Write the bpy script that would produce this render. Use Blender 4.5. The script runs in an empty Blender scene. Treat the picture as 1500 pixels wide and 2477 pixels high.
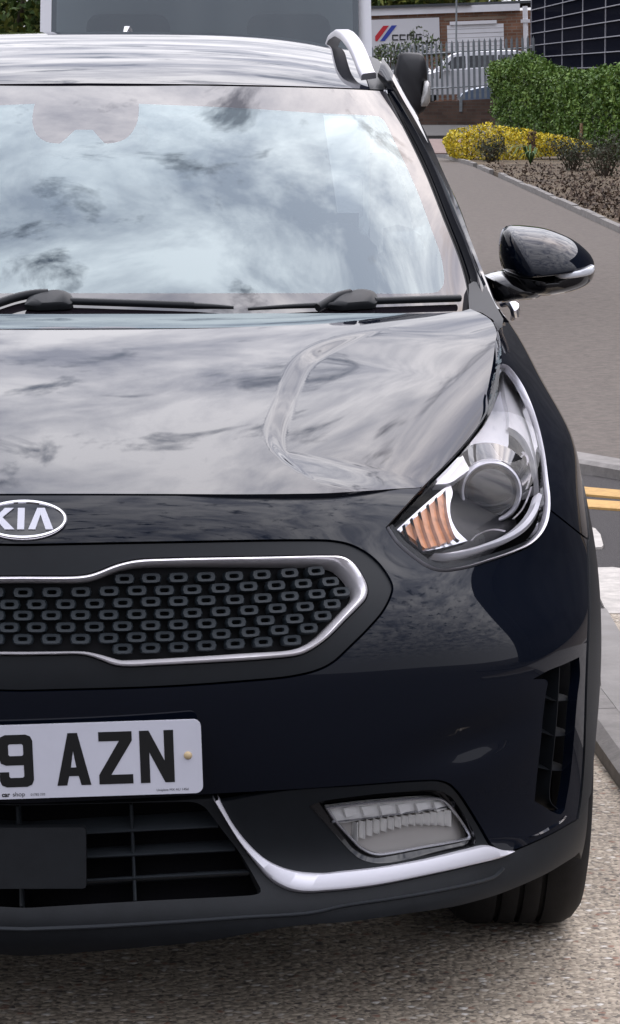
import bpy, math, random
import numpy as np
from mathutils import Vector, Matrix
from mathutils.geometry import delaunay_2d_cdt

# ------------------------------------------------------------------ camera, sky, sun, exposure
scene = bpy.context.scene
F, CX, CY = 7370.0, 750.0, 1238.5            # focal length and centre, in pixels of the 1500 x 2477 photograph
CAM = np.array([0.36, -4.4, 1.46])
YAW, PIT = math.atan(105 / F), math.atan((CY - 185) / F)
cam_d = bpy.data.cameras.new('camera'); cam_o = bpy.data.objects.new('camera', cam_d)
scene.collection.objects.link(cam_o); scene.camera = cam_o
cam_d.sensor_fit = 'HORIZONTAL'; cam_d.sensor_width = 36; cam_d.lens = 36 * F / 1500
cam_d.clip_end = 3000; cam_d.clip_start = 0.1
cam_o.location = CAM; cam_o.rotation_euler = (math.pi / 2 - PIT, 0, -YAW)

SUN_DIR = Vector((0.36, 0.60, 0.72)).normalized()
w = bpy.data.worlds.new('World'); scene.world = w; w.use_nodes = True
nt = w.node_tree; nt.nodes.clear()
def N(t, nt=nt, **k):
    n = nt.nodes.new(t)
    for a, b in k.items(): setattr(n, a, b)
    return n
sky = N('ShaderNodeTexSky', sky_type='NISHITA', sun_disc=False)
sky.sun_elevation = math.asin(SUN_DIR.z); sky.sun_rotation = math.atan2(SUN_DIR.x, SUN_DIR.y)
tc = N('ShaderNodeTexCoord'); sep = N('ShaderNodeSeparateXYZ'); nt.links.new(tc.outputs['Generated'], sep.inputs[0])
zmax = N('ShaderNodeMath', operation='MAXIMUM'); nt.links.new(sep.outputs[2], zmax.inputs[0]); zmax.inputs[1].default_value = 0.0
zadd = N('ShaderNodeMath', operation='ADD'); nt.links.new(zmax.outputs[0], zadd.inputs[0]); zadd.inputs[1].default_value = 0.18
dx = N('ShaderNodeMath', operation='DIVIDE'); nt.links.new(sep.outputs[0], dx.inputs[0]); nt.links.new(zadd.outputs[0], dx.inputs[1])
dy = N('ShaderNodeMath', operation='DIVIDE'); nt.links.new(sep.outputs[1], dy.inputs[0]); nt.links.new(zadd.outputs[0], dy.inputs[1])
cmb = N('ShaderNodeCombineXYZ'); nt.links.new(dx.outputs[0], cmb.inputs[0]); nt.links.new(dy.outputs[0], cmb.inputs[1])
def noise(scale, detail, rough, dist, off):
    m = N('ShaderNodeMapping'); m.inputs['Location'].default_value = off
    nt.links.new(cmb.outputs[0], m.inputs[0])
    n = N('ShaderNodeTexNoise'); n.inputs['Scale'].default_value = scale; n.inputs['Detail'].default_value = detail
    n.inputs['Roughness'].default_value = rough; n.inputs['Distortion'].default_value = dist
    nt.links.new(m.outputs[0], n.inputs['Vector']); return n
n_cov = noise(10.5, 11, 0.62, 0.5, (3.1, 1.7, 0))
n_shade = noise(6.5, 10, 0.62, 0.4, (7.3, 4.2, 1.5))
cov = N('ShaderNodeValToRGB'); cov.color_ramp.elements[0].position = 0.33; cov.color_ramp.elements[1].position = 0.44
nt.links.new(n_cov.outputs[0], cov.inputs[0])
shade = N('ShaderNodeValToRGB')
e = shade.color_ramp.elements
e[0].position = 0.36; e[0].color = (11.0, 11.6, 14.2, 1); e[1].position = 0.62; e[1].color = (29.8, 29.4, 30.6, 1)
nt.links.new(n_shade.outputs[0], shade.inputs[0])
skyg = N('ShaderNodeMix', data_type='RGBA', blend_type='MULTIPLY'); skyg.inputs[0].default_value = 1
nt.links.new(sky.outputs[0], skyg.inputs[6]); skyg.inputs[7].default_value = (1.0, 1.0, 1.0, 1)
mx = N('ShaderNodeMix', data_type='RGBA')
nt.links.new(cov.outputs[0], mx.inputs[0]); nt.links.new(skyg.outputs[2], mx.inputs[6]); nt.links.new(shade.outputs[0], mx.inputs[7])
# far cloud merges into an even pale haze at the horizon
hb_ = N('ShaderNodeMapRange', interpolation_type='SMOOTHSTEP'); nt.links.new(sep.outputs[2], hb_.inputs[0]); hb_.inputs[1].default_value = .02; hb_.inputs[2].default_value = .22; hb_.inputs[3].default_value = 1; hb_.inputs[4].default_value = 0
hm = N('ShaderNodeMix', data_type='RGBA'); nt.links.new(hb_.outputs[0], hm.inputs[0]); nt.links.new(mx.outputs[2], hm.inputs[6]); hm.inputs[7].default_value = (23, 22.8, 23.8, 1)
# thin cloud is brighter and warmer towards the hidden sun
dotn = N('ShaderNodeVectorMath', operation='DOT_PRODUCT'); nt.links.new(tc.outputs['Generated'], dotn.inputs[0]); dotn.inputs[1].default_value = SUN_DIR
h1 = N('ShaderNodeMapRange'); h1.inputs[1].default_value = -1; h1.inputs[2].default_value = 1; nt.links.new(dotn.outputs['Value'], h1.inputs[0])
p1 = N('ShaderNodeMath', operation='POWER'); nt.links.new(h1.outputs[0], p1.inputs[0]); p1.inputs[1].default_value = 2.2
p2 = N('ShaderNodeMath', operation='POWER'); nt.links.new(h1.outputs[0], p2.inputs[0]); p2.inputs[1].default_value = 60
gl = N('ShaderNodeMix', data_type='RGBA'); nt.links.new(p1.outputs[0], gl.inputs[0]); gl.inputs[6].default_value = (.42, .43, .46, 1); gl.inputs[7].default_value = (1.0, 1.0, 1.02, 1)
gw = N('ShaderNodeMix', data_type='RGBA', blend_type='ADD'); nt.links.new(p2.outputs[0], gw.inputs[0]); nt.links.new(gl.outputs[2], gw.inputs[6]); gw.inputs[7].default_value = (.45, .33, .24, 1)
lit = N('ShaderNodeMix', data_type='RGBA', blend_type='MULTIPLY'); lit.inputs[0].default_value = 1
nt.links.new(hm.outputs[2], lit.inputs[6]); nt.links.new(gw.outputs[2], lit.inputs[7])
# overcast: dimmer towards the horizon
hz = N('ShaderNodeMapRange', interpolation_type='SMOOTHSTEP'); nt.links.new(sep.outputs[2], hz.inputs[0]); hz.inputs[1].default_value = 0; hz.inputs[2].default_value = .75; hz.inputs[3].default_value = .40; hz.inputs[4].default_value = 1.12
lit2 = N('ShaderNodeMix', data_type='RGBA', blend_type='MULTIPLY'); lit2.inputs[0].default_value = 1; nt.links.new(lit.outputs[2], lit2.inputs[6]); nt.links.new(hz.outputs[0], lit2.inputs[7])
bg = N('ShaderNodeBackground'); bg.inputs[1].default_value = 0.1
nt.links.new(lit2.outputs[2], bg.inputs[0])
wo = N('ShaderNodeOutputWorld'); nt.links.new(bg.outputs[0], wo.inputs[0])

sun_d = bpy.data.lights.new('sun', 'SUN'); sun_o = bpy.data.objects.new('sun', sun_d); scene.collection.objects.link(sun_o)
sun_d.energy = 0.5; sun_d.angle = math.radians(120); sun_d.color = (1, 0.95, 0.88)
sun_o.rotation_euler = SUN_DIR.to_track_quat('Z', 'Y').to_euler()
scene.view_settings.view_transform = 'Standard'; scene.view_settings.look = 'None'
scene.view_settings.exposure = 0.35; scene.view_settings.gamma = 1.0
scene.render.engine = 'CYCLES'
scene.cycles.max_bounces = 10; scene.cycles.transparent_max_bounces = 16; scene.cycles.use_denoising = True

# ------------------------------------------------------------------ helpers
COL = scene.collection
random.seed(4); rng = np.random.default_rng(4)
fw = np.array([math.sin(YAW) * math.cos(PIT), math.cos(YAW) * math.cos(PIT), -math.sin(PIT)])
rt = np.array([math.cos(YAW), -math.sin(YAW), 0.0]); up = np.cross(rt, fw)
GZ = -0.022                                   # level of the road under the car
def at(px, py, y):
    d = fw * F + rt * (px - CX) - up * (py - CY); t = (y - CAM[1]) / d[1]; return CAM + d * t
def atz(px, py, z=GZ):
    d = fw * F + rt * (px - CX) - up * (py - CY); t = (z - CAM[2]) / d[2]; return CAM + d * t
def proj(P):
    v = np.asarray(P) - CAM; dd = v @ fw
    return np.stack([CX + F * (v @ rt) / dd, CY - F * (v @ up) / dd], -1)
def zoom(s, ox, oy):
    return lambda pts: [(ox + x / s, oy + y / s) for x, y in pts]
Z2 = zoom(1.5705, 0, 0); Z3 = zoom(2.984, 1000, 420); Z4 = zoom(1.1936, 0, 650); Z5 = zoom(2.4867, 900, 850)
Z6 = zoom(1.554, 0, 1150); Z7 = zoom(1.865, 700, 1300); Z8 = zoom(1.865, 0, 1650); ZW = zoom(2.984, 0, 200)
ZR = zoom(3.73, 780, 50); ZS = zoom(3.08, 1300, 1050); ZT = zoom(3.73, 1100, 1850)

def card(k):
    k = np.asarray(k, float); n = len(k); h = np.diff(k)
    A = np.zeros((n, n)); B = np.zeros((n, n)); A[0, 0] = A[-1, -1] = 1
    for i in range(1, n - 1):
        A[i, i-1] = h[i-1]; A[i, i] = 2 * (h[i-1] + h[i]); A[i, i+1] = h[i]
        B[i, i-1] = 6 / h[i-1]; B[i, i] = -6 / h[i-1] - 6 / h[i]; B[i, i+1] = 6 / h[i]
    return np.linalg.solve(A, B)
def wts(k, M, q):
    k = np.asarray(k, float); n = len(k); q = np.asarray(q, float)
    i = np.clip(np.searchsorted(k, q) - 1, 0, n - 2); h = k[i+1] - k[i]
    qq = np.clip(q, k[0], k[-1]); a = (k[i+1] - qq) / h; b = (qq - k[i]) / h
    W = np.zeros((len(q), n)); r = np.arange(len(q)); W[r, i] += a; W[r, i+1] += b
    return W + ((a**3 - a) * h * h / 6)[:, None] * M[i] + ((b**3 - b) * h * h / 6)[:, None] * M[i+1]
def sstep(a, b, x):
    t = np.clip((np.asarray(x, float) - a) / (b - a), 0, 1); return t * t * (3 - 2 * t)
def crom(pts, step, closed=False):
    """smooth curve through points, resampled about every `step`"""
    p = np.asarray(pts, float)
    if len(p) == 2: 
        n = max(1, int(np.linalg.norm(p[1] - p[0]) / step)); return p[0] + (p[1] - p[0]) * np.linspace(0, 1, n + 1)[:, None]
    q = np.vstack([p[-1], p, p[0], p[1]]) if closed else np.vstack([2 * p[0] - p[1], p, 2 * p[-1] - p[-2]])
    out = []
    for i in range(1, len(q) - 2):
        p0, p1, p2, p3 = q[i-1:i+3]
        d = [max(np.linalg.norm(b - a), 1e-9) ** 0.5 for a, b in ((p0, p1), (p1, p2), (p2, p3))]
        m1 = (p1 - p0) / d[0] - (p2 - p0) / (d[0] + d[1]) + (p2 - p1) / d[1]
        m2 = (p2 - p1) / d[1] - (p3 - p1) / (d[1] + d[2]) + (p3 - p2) / d[2]
        m1, m2 = m1 * d[1], m2 * d[1]
        n = max(1, int(round(np.linalg.norm(p2 - p1) / step)))
        for k in range(n):
            t = k / n; out.append((2*t**3 - 3*t*t + 1) * p1 + (t**3 - 2*t*t + t) * m1 + (3*t*t - 2*t**3) * p2 + (t**3 - t*t) * m2)
    if not closed: out.append(p[-1])
    return np.array(out)
def outline(*segs, step=10):
    """closed polygon from open smooth segments, corners where segments meet"""
    out = []
    for s in segs:
        c = crom(s, step)
        if out and np.linalg.norm(out[-1] - c[0]) < 1e-6: c = c[1:]
        out += list(c)
    out = np.array(out)
    return out[:-1] if np.linalg.norm(out[0] - out[-1]) < 1e-6 else out
def inside(poly, q):
    poly = np.asarray(poly); x, y = q[:, 0], q[:, 1]; r = np.zeros(len(q), bool)
    a = poly; b = np.roll(poly, -1, 0)
    for (x0, y0), (x1, y1) in zip(a, b):
        if y0 == y1: continue
        c = ((y0 > y) != (y1 > y)) & (x < (x1 - x0) * (y - y0) / (y1 - y0) + x0); r ^= c
    return r
def area(p):
    return 0.5 * np.sum(p[:, 0] * np.roll(p[:, 1], -1) - np.roll(p[:, 0], -1) * p[:, 1])
def offset_poly(p, d):
    """move a closed polygon inwards by d"""
    p = np.asarray(p, float)
    if area(p) < 0: p = p[::-1]
    a = p - np.roll(p, 1, 0); b = np.roll(p, -1, 0) - p
    na = np.stack([-a[:, 1], a[:, 0]], -1); nb = np.stack([-b[:, 1], b[:, 0]], -1)
    na /= np.linalg.norm(na, axis=1)[:, None] + 1e-12; nb /= np.linalg.norm(nb, axis=1)[:, None] + 1e-12
    m = na + nb; m /= np.linalg.norm(m, axis=1)[:, None] + 1e-9
    c = np.clip((m * na).sum(1), 0.5, 1); return p + m * (d / c)[:, None]

def link(name, me, mat=None, parent=None, label=None, cat=None, group=None, kind=None):
    o = bpy.data.objects.new(name, me); COL.objects.link(o)
    if mat is not None and me is not None:
        for m in (mat if isinstance(mat, (list, tuple)) else [mat]): me.materials.append(m)
    if parent is not None: o.parent = parent
    tag(o, label, cat, group, kind); return o
def tag(o, label=None, cat=None, group=None, kind=None):
    for k, v in (('label', label), ('category', cat), ('group', group), ('kind', kind)):
        if v: o[k] = v
    return o
def mesh(name, V, Fc, smooth=True, normals=None, mats=None, sharp=None):
    me = bpy.data.meshes.new(name); me.from_pydata([tuple(map(float, v)) for v in V], [], [tuple(map(int, f)) for f in Fc])
    if smooth: me.polygons.foreach_set('use_smooth', [True] * len(me.polygons))
    if mats is not None: me.polygons.foreach_set('material_index', mats)
    me.update()
    if normals is not None: me.normals_split_custom_set_from_vertices([tuple(map(float, n)) for n in normals])
    elif sharp: me.set_sharp_from_angle(angle=math.radians(sharp))
    return me
def empty(name, loc=(0, 0, 0), label=None, cat=None, group=None, parent=None, rot=(0, 0, 0)):
    o = bpy.data.objects.new(name, None); COL.objects.link(o); o.location = loc; o.rotation_euler = rot
    o.empty_display_size = 0.1
    if parent: o.parent = parent
    return tag(o, label, cat, group)
class MB:
    """collects simple solids into one mesh"""
    def __init__(s): s.v = []; s.f = []
    def add(s, V, Fc):
        n = len(s.v); s.v += [tuple(v) for v in V]; s.f += [tuple(i + n for i in f) for f in Fc]; return s
    def box(s, lo, hi, M=None):
        (a, b, c), (d, e, f) = lo, hi
        V = [(a,b,c),(d,b,c),(d,e,c),(a,e,c),(a,b,f),(d,b,f),(d,e,f),(a,e,f)]
        if M is not None: V = [tuple(M @ Vector(v)) for v in V]
        return s.add(V, [(0,3,2,1),(4,5,6,7),(0,1,5,4),(1,2,6,5),(2,3,7,6),(3,0,4,7)])
    def quad(s, *p): return s.add(p, [tuple(range(len(p)))])
    def tube(s, pts, r, n=8, cap=True):
        pts = [np.array(p, float) for p in pts]; r = r if hasattr(r, '__len__') else [r] * len(pts)
        V = []; Fc = []; u = None
        for i, p in enumerate(pts):
            t = pts[min(i + 1, len(pts) - 1)] - pts[max(i - 1, 0)]; t /= np.linalg.norm(t) + 1e-12
            if u is None: u = np.cross(t, (0, 0, 1.0) if abs(t[2]) < 0.9 else (1.0, 0, 0))
            u = u - t * (u @ t); u /= np.linalg.norm(u) + 1e-12; v = np.cross(t, u)
            for k in range(n):
                a = 2 * math.pi * k / n; V.append(p + r[i] * (u * math.cos(a) + v * math.sin(a)))
        for i in range(len(pts) - 1):
            for k in range(n): Fc.append((i*n + k, i*n + (k+1) % n, (i+1)*n + (k+1) % n, (i+1)*n + k))
        if cap: Fc += [tuple(range(n))[::-1], tuple(range((len(pts)-1)*n, len(pts)*n))]
        return s.add(V, Fc)
    def lathe(s, prof, c, axis='x', n=48):
        """profile of (radius, position along axis)"""
        V = []; Fc = []
        for r, a in prof:
            for k in range(n):
                t = 2 * math.pi * k / n; p = (a, r * math.cos(t), r * math.sin(t)) if axis == 'x' else (r * math.cos(t), a, r * math.sin(t))
                V.append(tuple(np.array(c) + p))
        for i in range(len(prof) - 1):
            for k in range(n): Fc.append((i*n + k, i*n + (k+1) % n, (i+1)*n + (k+1) % n, (i+1)*n + k))
        return s.add(V, Fc)
    def build(s, name, mat, parent=None, smooth=False, sharp=None, **k):
        me = mesh(name, s.v, s.f, smooth=smooth or bool(sharp), sharp=sharp); return link(name, me, mat, parent, **k)

# ------------------------------------------------------------------ materials
def mat(name, col, rough=0.5, metal=0.0, coat=0.0, coat_ior=1.5, spec=0.5, var=0.0, vscale=20, bump=0.0, bscale=60, bdist=0.002, ior=1.45, col2=None, vec='Object', emit=None, rvar=0.0, coat_rough=0.02):
    m = bpy.data.materials.new(name); m.use_nodes = True; t = m.node_tree; b = t.nodes['Principled BSDF']
    b.inputs['Base Color'].default_value = (*col, 1); b.inputs['Roughness'].default_value = rough; b.inputs['Metallic'].default_value = metal
    b.inputs['Coat Weight'].default_value = coat; b.inputs['Coat IOR'].default_value = coat_ior; b.inputs['Coat Roughness'].default_value = coat_rough
    b.inputs['Specular IOR Level'].default_value = spec; b.inputs['IOR'].default_value = ior
    if var or bump or rvar:
        c = t.nodes.new('ShaderNodeTexCoord')
        if var or rvar:
            n = t.nodes.new('ShaderNodeTexNoise'); n.inputs['Scale'].default_value = vscale; n.inputs['Detail'].default_value = 6; n.inputs['Roughness'].default_value = 0.65
            t.links.new(c.outputs[vec], n.inputs['Vector'])
            if var:
                r = t.nodes.new('ShaderNodeValToRGB'); r.color_ramp.elements[0].position = 0.3; r.color_ramp.elements[1].position = 0.7
                c2 = col2 or tuple(x * (1 + var) for x in col); c1 = col if col2 else tuple(x * (1 - var) for x in col)
                r.color_ramp.elements[0].color = (*c1, 1); r.color_ramp.elements[1].color = (*c2, 1)
                t.links.new(n.outputs[0], r.inputs[0]); t.links.new(r.outputs[0], b.inputs['Base Color'])
            if rvar:
                mr = t.nodes.new('ShaderNodeMapRange'); mr.inputs[1].default_value = 0.3; mr.inputs[2].default_value = 0.7
                mr.inputs[3].default_value = max(0, rough - rvar); mr.inputs[4].default_value = rough + rvar
                t.links.new(n.outputs[0], mr.inputs[0]); t.links.new(mr.outputs[0], b.inputs['Roughness'])
        if bump:
            n2 = t.nodes.new('ShaderNodeTexNoise'); n2.inputs['Scale'].default_value = bscale; n2.inputs['Detail'].default_value = 5
            t.links.new(c.outputs[vec], n2.inputs['Vector'])
            bp = t.nodes.new('ShaderNodeBump'); bp.inputs['Strength'].default_value = bump; bp.inputs['Distance'].default_value = bdist
            t.links.new(n2.outputs[0], bp.inputs['Height']); t.links.new(bp.outputs[0], b.inputs['Normal'])
    if emit: b.inputs['Emission Color'].default_value = (*emit, 1); b.inputs['Emission Strength'].default_value = 1
    return m
def glass(name, tint, ior=1.5, rough=0.0, gloss_tint=(1, 1, 1)):
    """thin pane: clear or tinted film with a mirror reflection that grows towards grazing"""
    m = bpy.data.materials.new(name); m.use_nodes = True; t = m.node_tree; t.nodes.clear()
    o = t.nodes.new('ShaderNodeOutputMaterial'); mi = t.nodes.new('ShaderNodeMixShader')
    tr = t.nodes.new('ShaderNodeBsdfTransparent'); tr.inputs[0].default_value = (*tint, 1)
    g = t.nodes.new('ShaderNodeBsdfGlossy'); g.inputs['Roughness'].default_value = rough; g.inputs[0].default_value = (*gloss_tint, 1)
    f = t.nodes.new('ShaderNodeFresnel'); f.inputs[0].default_value = ior
    t.links.new(f.outputs[0], mi.inputs[0]); t.links.new(tr.outputs[0], mi.inputs[1]); t.links.new(g.outputs[0], mi.inputs[2]); t.links.new(mi.outputs[0], o.inputs[0])
    return m
M = {}
M['paint'] = mat('car_paint', (0.0025, 0.004, 0.0085), 0.4, 0.0, coat=1, coat_ior=1.40, spec=0.0)
M['plastic'] = mat('textured_black_plastic', (0.011, 0.0125, 0.0145), 0.48, spec=0.35, bump=0.25, bscale=900, bdist=0.0006, var=0.15, vscale=40)
M['satin'] = mat('satin_black_plastic', (0.008, 0.0095, 0.0115), 0.42, spec=0.3, var=0.1, vscale=30)
M['gloss_black'] = mat('gloss_black', (0.006, 0.006, 0.007), 0.08, coat=1)
M['grille_back'] = mat('grille_back', (0.0045, 0.005, 0.006), 0.6, spec=0.2)
M['void'] = mat('dark_void', (0.004, 0.004, 0.005), 0.9, spec=0.1)
M['chrome'] = mat('chrome', (0.82, 0.81, 0.83), 0.06, 1.0)
M['rail_silver'] = mat('rail_silver', (0.50, 0.49, 0.52), 0.34, 0.6)
M['satin_silver'] = mat('satin_silver', (0.62, 0.61, 0.65), 0.36, 0.35, bump=0.05, bscale=800, bdist=0.0003)
M['silver_plastic'] = mat('silver_plastic', (0.55, 0.55, 0.58), 0.25, 0.85)
M['rubber'] = mat('rubber', (0.010, 0.010, 0.011), 0.7, spec=0.25, bump=0.3, bscale=300, bdist=0.001, var=0.25, vscale=25)
M['seal'] = mat('rubber_seal', (0.006, 0.006, 0.006), 0.45)
M['cell'] = mat('grille_plastic', (0.017, 0.0225, 0.027), 0.42, spec=0.4)
M['plate'] = mat('plate_white', (0.60, 0.60, 0.66), 0.3, coat=0.4, var=0.04, vscale=12)
M['ink'] = mat('plate_ink', (0.006, 0.006, 0.006), 0.5)
M['lens'] = glass('clear_lens', (0.97, 0.97, 0.98), 1.13)
M['fog_lens'] = glass('fog_lens', (0.97, 0.97, 0.97), 1.2, 0.0)
M['screen'] = glass('windscreen_glass', (0.22, 0.265, 0.26), 2.28, 0.0, (0.80, 0.93, 0.97))
M['side_glass'] = glass('tinted_glass', (0.12, 0.14, 0.14), 1.6)
M['frit'] = mat('frit_black', (0.012, 0.010, 0.013), 0.0, spec=0.5, ior=1.85)
M['amber'] = mat('amber', (0.50, 0.20, 0.08), 0.3, 0.0, coat=0.4, var=.35, vscale=60)
M['trim_chrome'] = mat('bright_trim', (0.80, 0.77, 0.79), 0.22, 0.55)
M['dark_grey'] = mat('dark_grey', (0.012, 0.012, 0.014), 0.35, spec=0.3)
M['screw'] = mat('yellowed_cap', (0.55, 0.42, 0.24), 0.35)
M['rim_metal'] = mat('alloy', (0.35, 0.35, 0.36), 0.3, 0.9)
M['seat'] = mat('seat_cloth', (0.035, 0.035, 0.038), 0.8)

# ------------------------------------------------------------------ surfaces of the car body
class Surf:
    """smooth surface f(u, v) -> xyz with a lookup from photograph pixel to (u, v)"""
    def __init__(s, fn, ur, vr, nu=160, nv=120, off=0.0):
        s.fn0 = fn; s.off = off
        U, V = np.meshgrid(np.linspace(*ur, nu), np.linspace(*vr, nv), indexing='ij')
        s.U = U.ravel(); s.V = V.ravel(); P = s.f(s.U, s.V); Nn = s.n(s.U, s.V)
        s.px = proj(P); s.face = ((P - CAM) * Nn).sum(1) < 0; s.pxf = s.px[s.face]; s.Uf = s.U[s.face]; s.Vf = s.V[s.face]
    def n(s, u, v):
        h = 1e-4; a = s.fn0(u + h, v) - s.fn0(u - h, v); b = s.fn0(u, v + h) - s.fn0(u, v - h)
        n = np.cross(a, b); return n / (np.linalg.norm(n, axis=1)[:, None] + 1e-12)
    def f(s, u, v):
        p = s.fn0(u, v)
        return p - s.n(u, v) * s.off if s.off else p
    def inv(s, pts):
        pts = np.asarray(pts, float); out = []
        for q in pts:
            d = ((s.pxf - q) ** 2).sum(1); out.append(d.argmin())
        uv = np.stack([s.Uf[out], s.Vf[out]], -1); h = 1e-4
        for it in range(9):
            r = pts - proj(s.f(uv[:, 0], uv[:, 1]))
            ju = (proj(s.f(uv[:, 0] + h, uv[:, 1])) - proj(s.f(uv[:, 0] - h, uv[:, 1]))) / (2 * h)
            jv = (proj(s.f(uv[:, 0], uv[:, 1] + h)) - proj(s.f(uv[:, 0], uv[:, 1] - h))) / (2 * h)
            det = ju[:, 0] * jv[:, 1] - ju[:, 1] * jv[:, 0]; det = np.where(abs(det) < 1e-3, np.inf, det)
            du = (r[:, 0] * jv[:, 1] - r[:, 1] * jv[:, 0]) / det; dv = (ju[:, 0] * r[:, 1] - ju[:, 1] * r[:, 0]) / det
            lim = 0.15; uv = uv + np.clip(np.stack([du, dv], -1), -lim, lim) * (0.9 if it < 6 else 1)
        return uv
    def at(s, pts):
        uv = s.inv(pts); return s.f(uv[:, 0], uv[:, 1])

def panel_mesh(name, S, poly, holes=(), spacing=0.012, thick=0.012, scale=(1, 1), mirror=False, flat_normals=False, only_surface=False):
    """sheet metal: the piece of surface S inside an outline given in (u, v), with returned edges"""
    sc = np.array(scale)
    def sub(p):
        q = []
        for a, b in zip(p, np.roll(p, -1, 0)):
            k = max(1, int(np.linalg.norm(b - a) / (spacing * 1.1))); q += [a + (b - a) * i / k for i in range(k)]
        return np.array(q)
    poly = sub(np.asarray(poly) * sc); holes = [sub(np.asarray(h) * sc) for h in holes]
    pts = [poly] + holes; loops = []; n = 0; allp = []
    for p in pts:
        loops.append((n, len(p))); allp.append(p); n += len(p)
    B = np.vstack(allp); edges = []
    for a, k in loops: edges += [(a + i, a + (i + 1) % k) for i in range(k)]
    lo, hi = poly.min(0), poly.max(0)
    gx = np.arange(lo[0] + spacing * 0.5, hi[0], spacing); gy = np.arange(lo[1] + spacing * 0.5, hi[1], spacing * 0.87)
    G = np.array([(x + (spacing * 0.5 if j % 2 else 0), y) for j, y in enumerate(gy) for x in gx]) if len(gx) and len(gy) else np.zeros((0, 2))
    if len(G):
        ok = inside(poly, G)
        for h in holes: ok &= ~inside(h, G)
        G = G[ok]
    if len(G):
        # keep clear of the outline
        seg_a = np.vstack([p for p in pts]); seg_b = np.vstack([np.roll(p, -1, 0) for p in pts])
        keep = np.ones(len(G), bool)
        for a, b in zip(seg_a, seg_b):
            ab = b - a; L = ab @ ab + 1e-12; t = np.clip(((G - a) @ ab) / L, 0, 1)
            keep &= np.linalg.norm(G - a - t[:, None] * ab, axis=1) > spacing * 0.45
        G = G[keep]
    A = np.vstack([B, G]) if len(G) else B
    res = delaunay_2d_cdt([Vector(p) for p in A], edges, [], 0, 1e-7)
    V2 = np.array([tuple(v) for v in res[0]]); T = np.array([tuple(f) for f in res[2]])
    c = V2[T].mean(1); ok = inside(poly, c)
    for h in holes: ok &= ~inside(h, c)
    T = T[ok]
    a2 = (V2[T[:, 1]] - V2[T[:, 0]]); b2 = (V2[T[:, 2]] - V2[T[:, 0]])
    T = T[abs(a2[:, 0] * b2[:, 1] - a2[:, 1] * b2[:, 0]) > 1e-9]
    uv = V2 / sc; P = S.f(uv[:, 0], uv[:, 1]); Nn = S.n(uv[:, 0], uv[:, 1])
    # orient faces with the surface normal
    fn = np.cross(P[T[:, 1]] - P[T[:, 0]], P[T[:, 2]] - P[T[:, 0]]); flip = (fn * Nn[T[:, 0]]).sum(1) < 0
    T[flip] = T[flip][:, ::-1]
    V = list(P); NR = list(Nn); FC = [tuple(t) for t in T]
    if thick and not only_surface:
        cnt = {}
        for t in T:
            for i in range(3):
                e_ = (t[i], t[(i + 1) % 3]); k = (min(e_), max(e_)); cnt.setdefault(k, []).append(e_)
        idx = {}
        for k, es in cnt.items():
            if len(es) != 1: continue
            if mirror and abs(P[k[0]][0]) < 1e-6 and abs(P[k[1]][0]) < 1e-6: continue
            a, b = es[0]
            side = np.cross(P[b] - P[a], Nn[a]); side /= np.linalg.norm(side) + 1e-12
            i0 = len(V)
            for q, d in ((a, 0), (b, 0), (b, thick), (a, thick)):
                V.append(P[q] - Nn[q] * d); NR.append(side)
            FC.append((i0 + 1, i0, i0 + 3, i0 + 2))
    V = np.array(V); NR = np.array(NR)
    if mirror:
        k = len(V); V = np.vstack([V, V * (-1, 1, 1)]); NR = np.vstack([NR, NR * (-1, 1, 1)])
        FC = FC + [tuple(i + k for i in f[::-1]) for f in FC]
    return mesh(name, V, FC, normals=NR)
def mirror_mesh(me):
    """the same piece for the other side of the car"""
    m2 = me.copy(); nv = len(m2.vertices); co = np.empty(nv * 3); m2.vertices.foreach_get('co', co); co = co.reshape(-1, 3)
    V = co * (-1, 1, 1); Fc = [tuple(p.vertices)[::-1] for p in m2.polygons]
    sm = [p.use_smooth for p in m2.polygons]; mi = [p.material_index for p in m2.polygons]
    nrm = None
    if me.has_custom_normals:
        nrm = np.zeros((nv, 3))
        for l in me.loops: pass
        cn = np.empty(len(me.loops) * 3); me.corner_normals.foreach_get('vector', cn); cn = cn.reshape(-1, 3)
        li = np.empty(len(me.loops), int); me.loops.foreach_get('vertex_index', li); nrm[li] = cn * (-1, 1, 1)
    mm = mesh(me.name, V, Fc, normals=nrm)
    mm.polygons.foreach_set('use_smooth', sm); mm.polygons.foreach_set('material_index', mi)
    for x in me.materials: mm.materials.append(x)
    bpy.data.meshes.remove(m2); return mm

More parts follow.
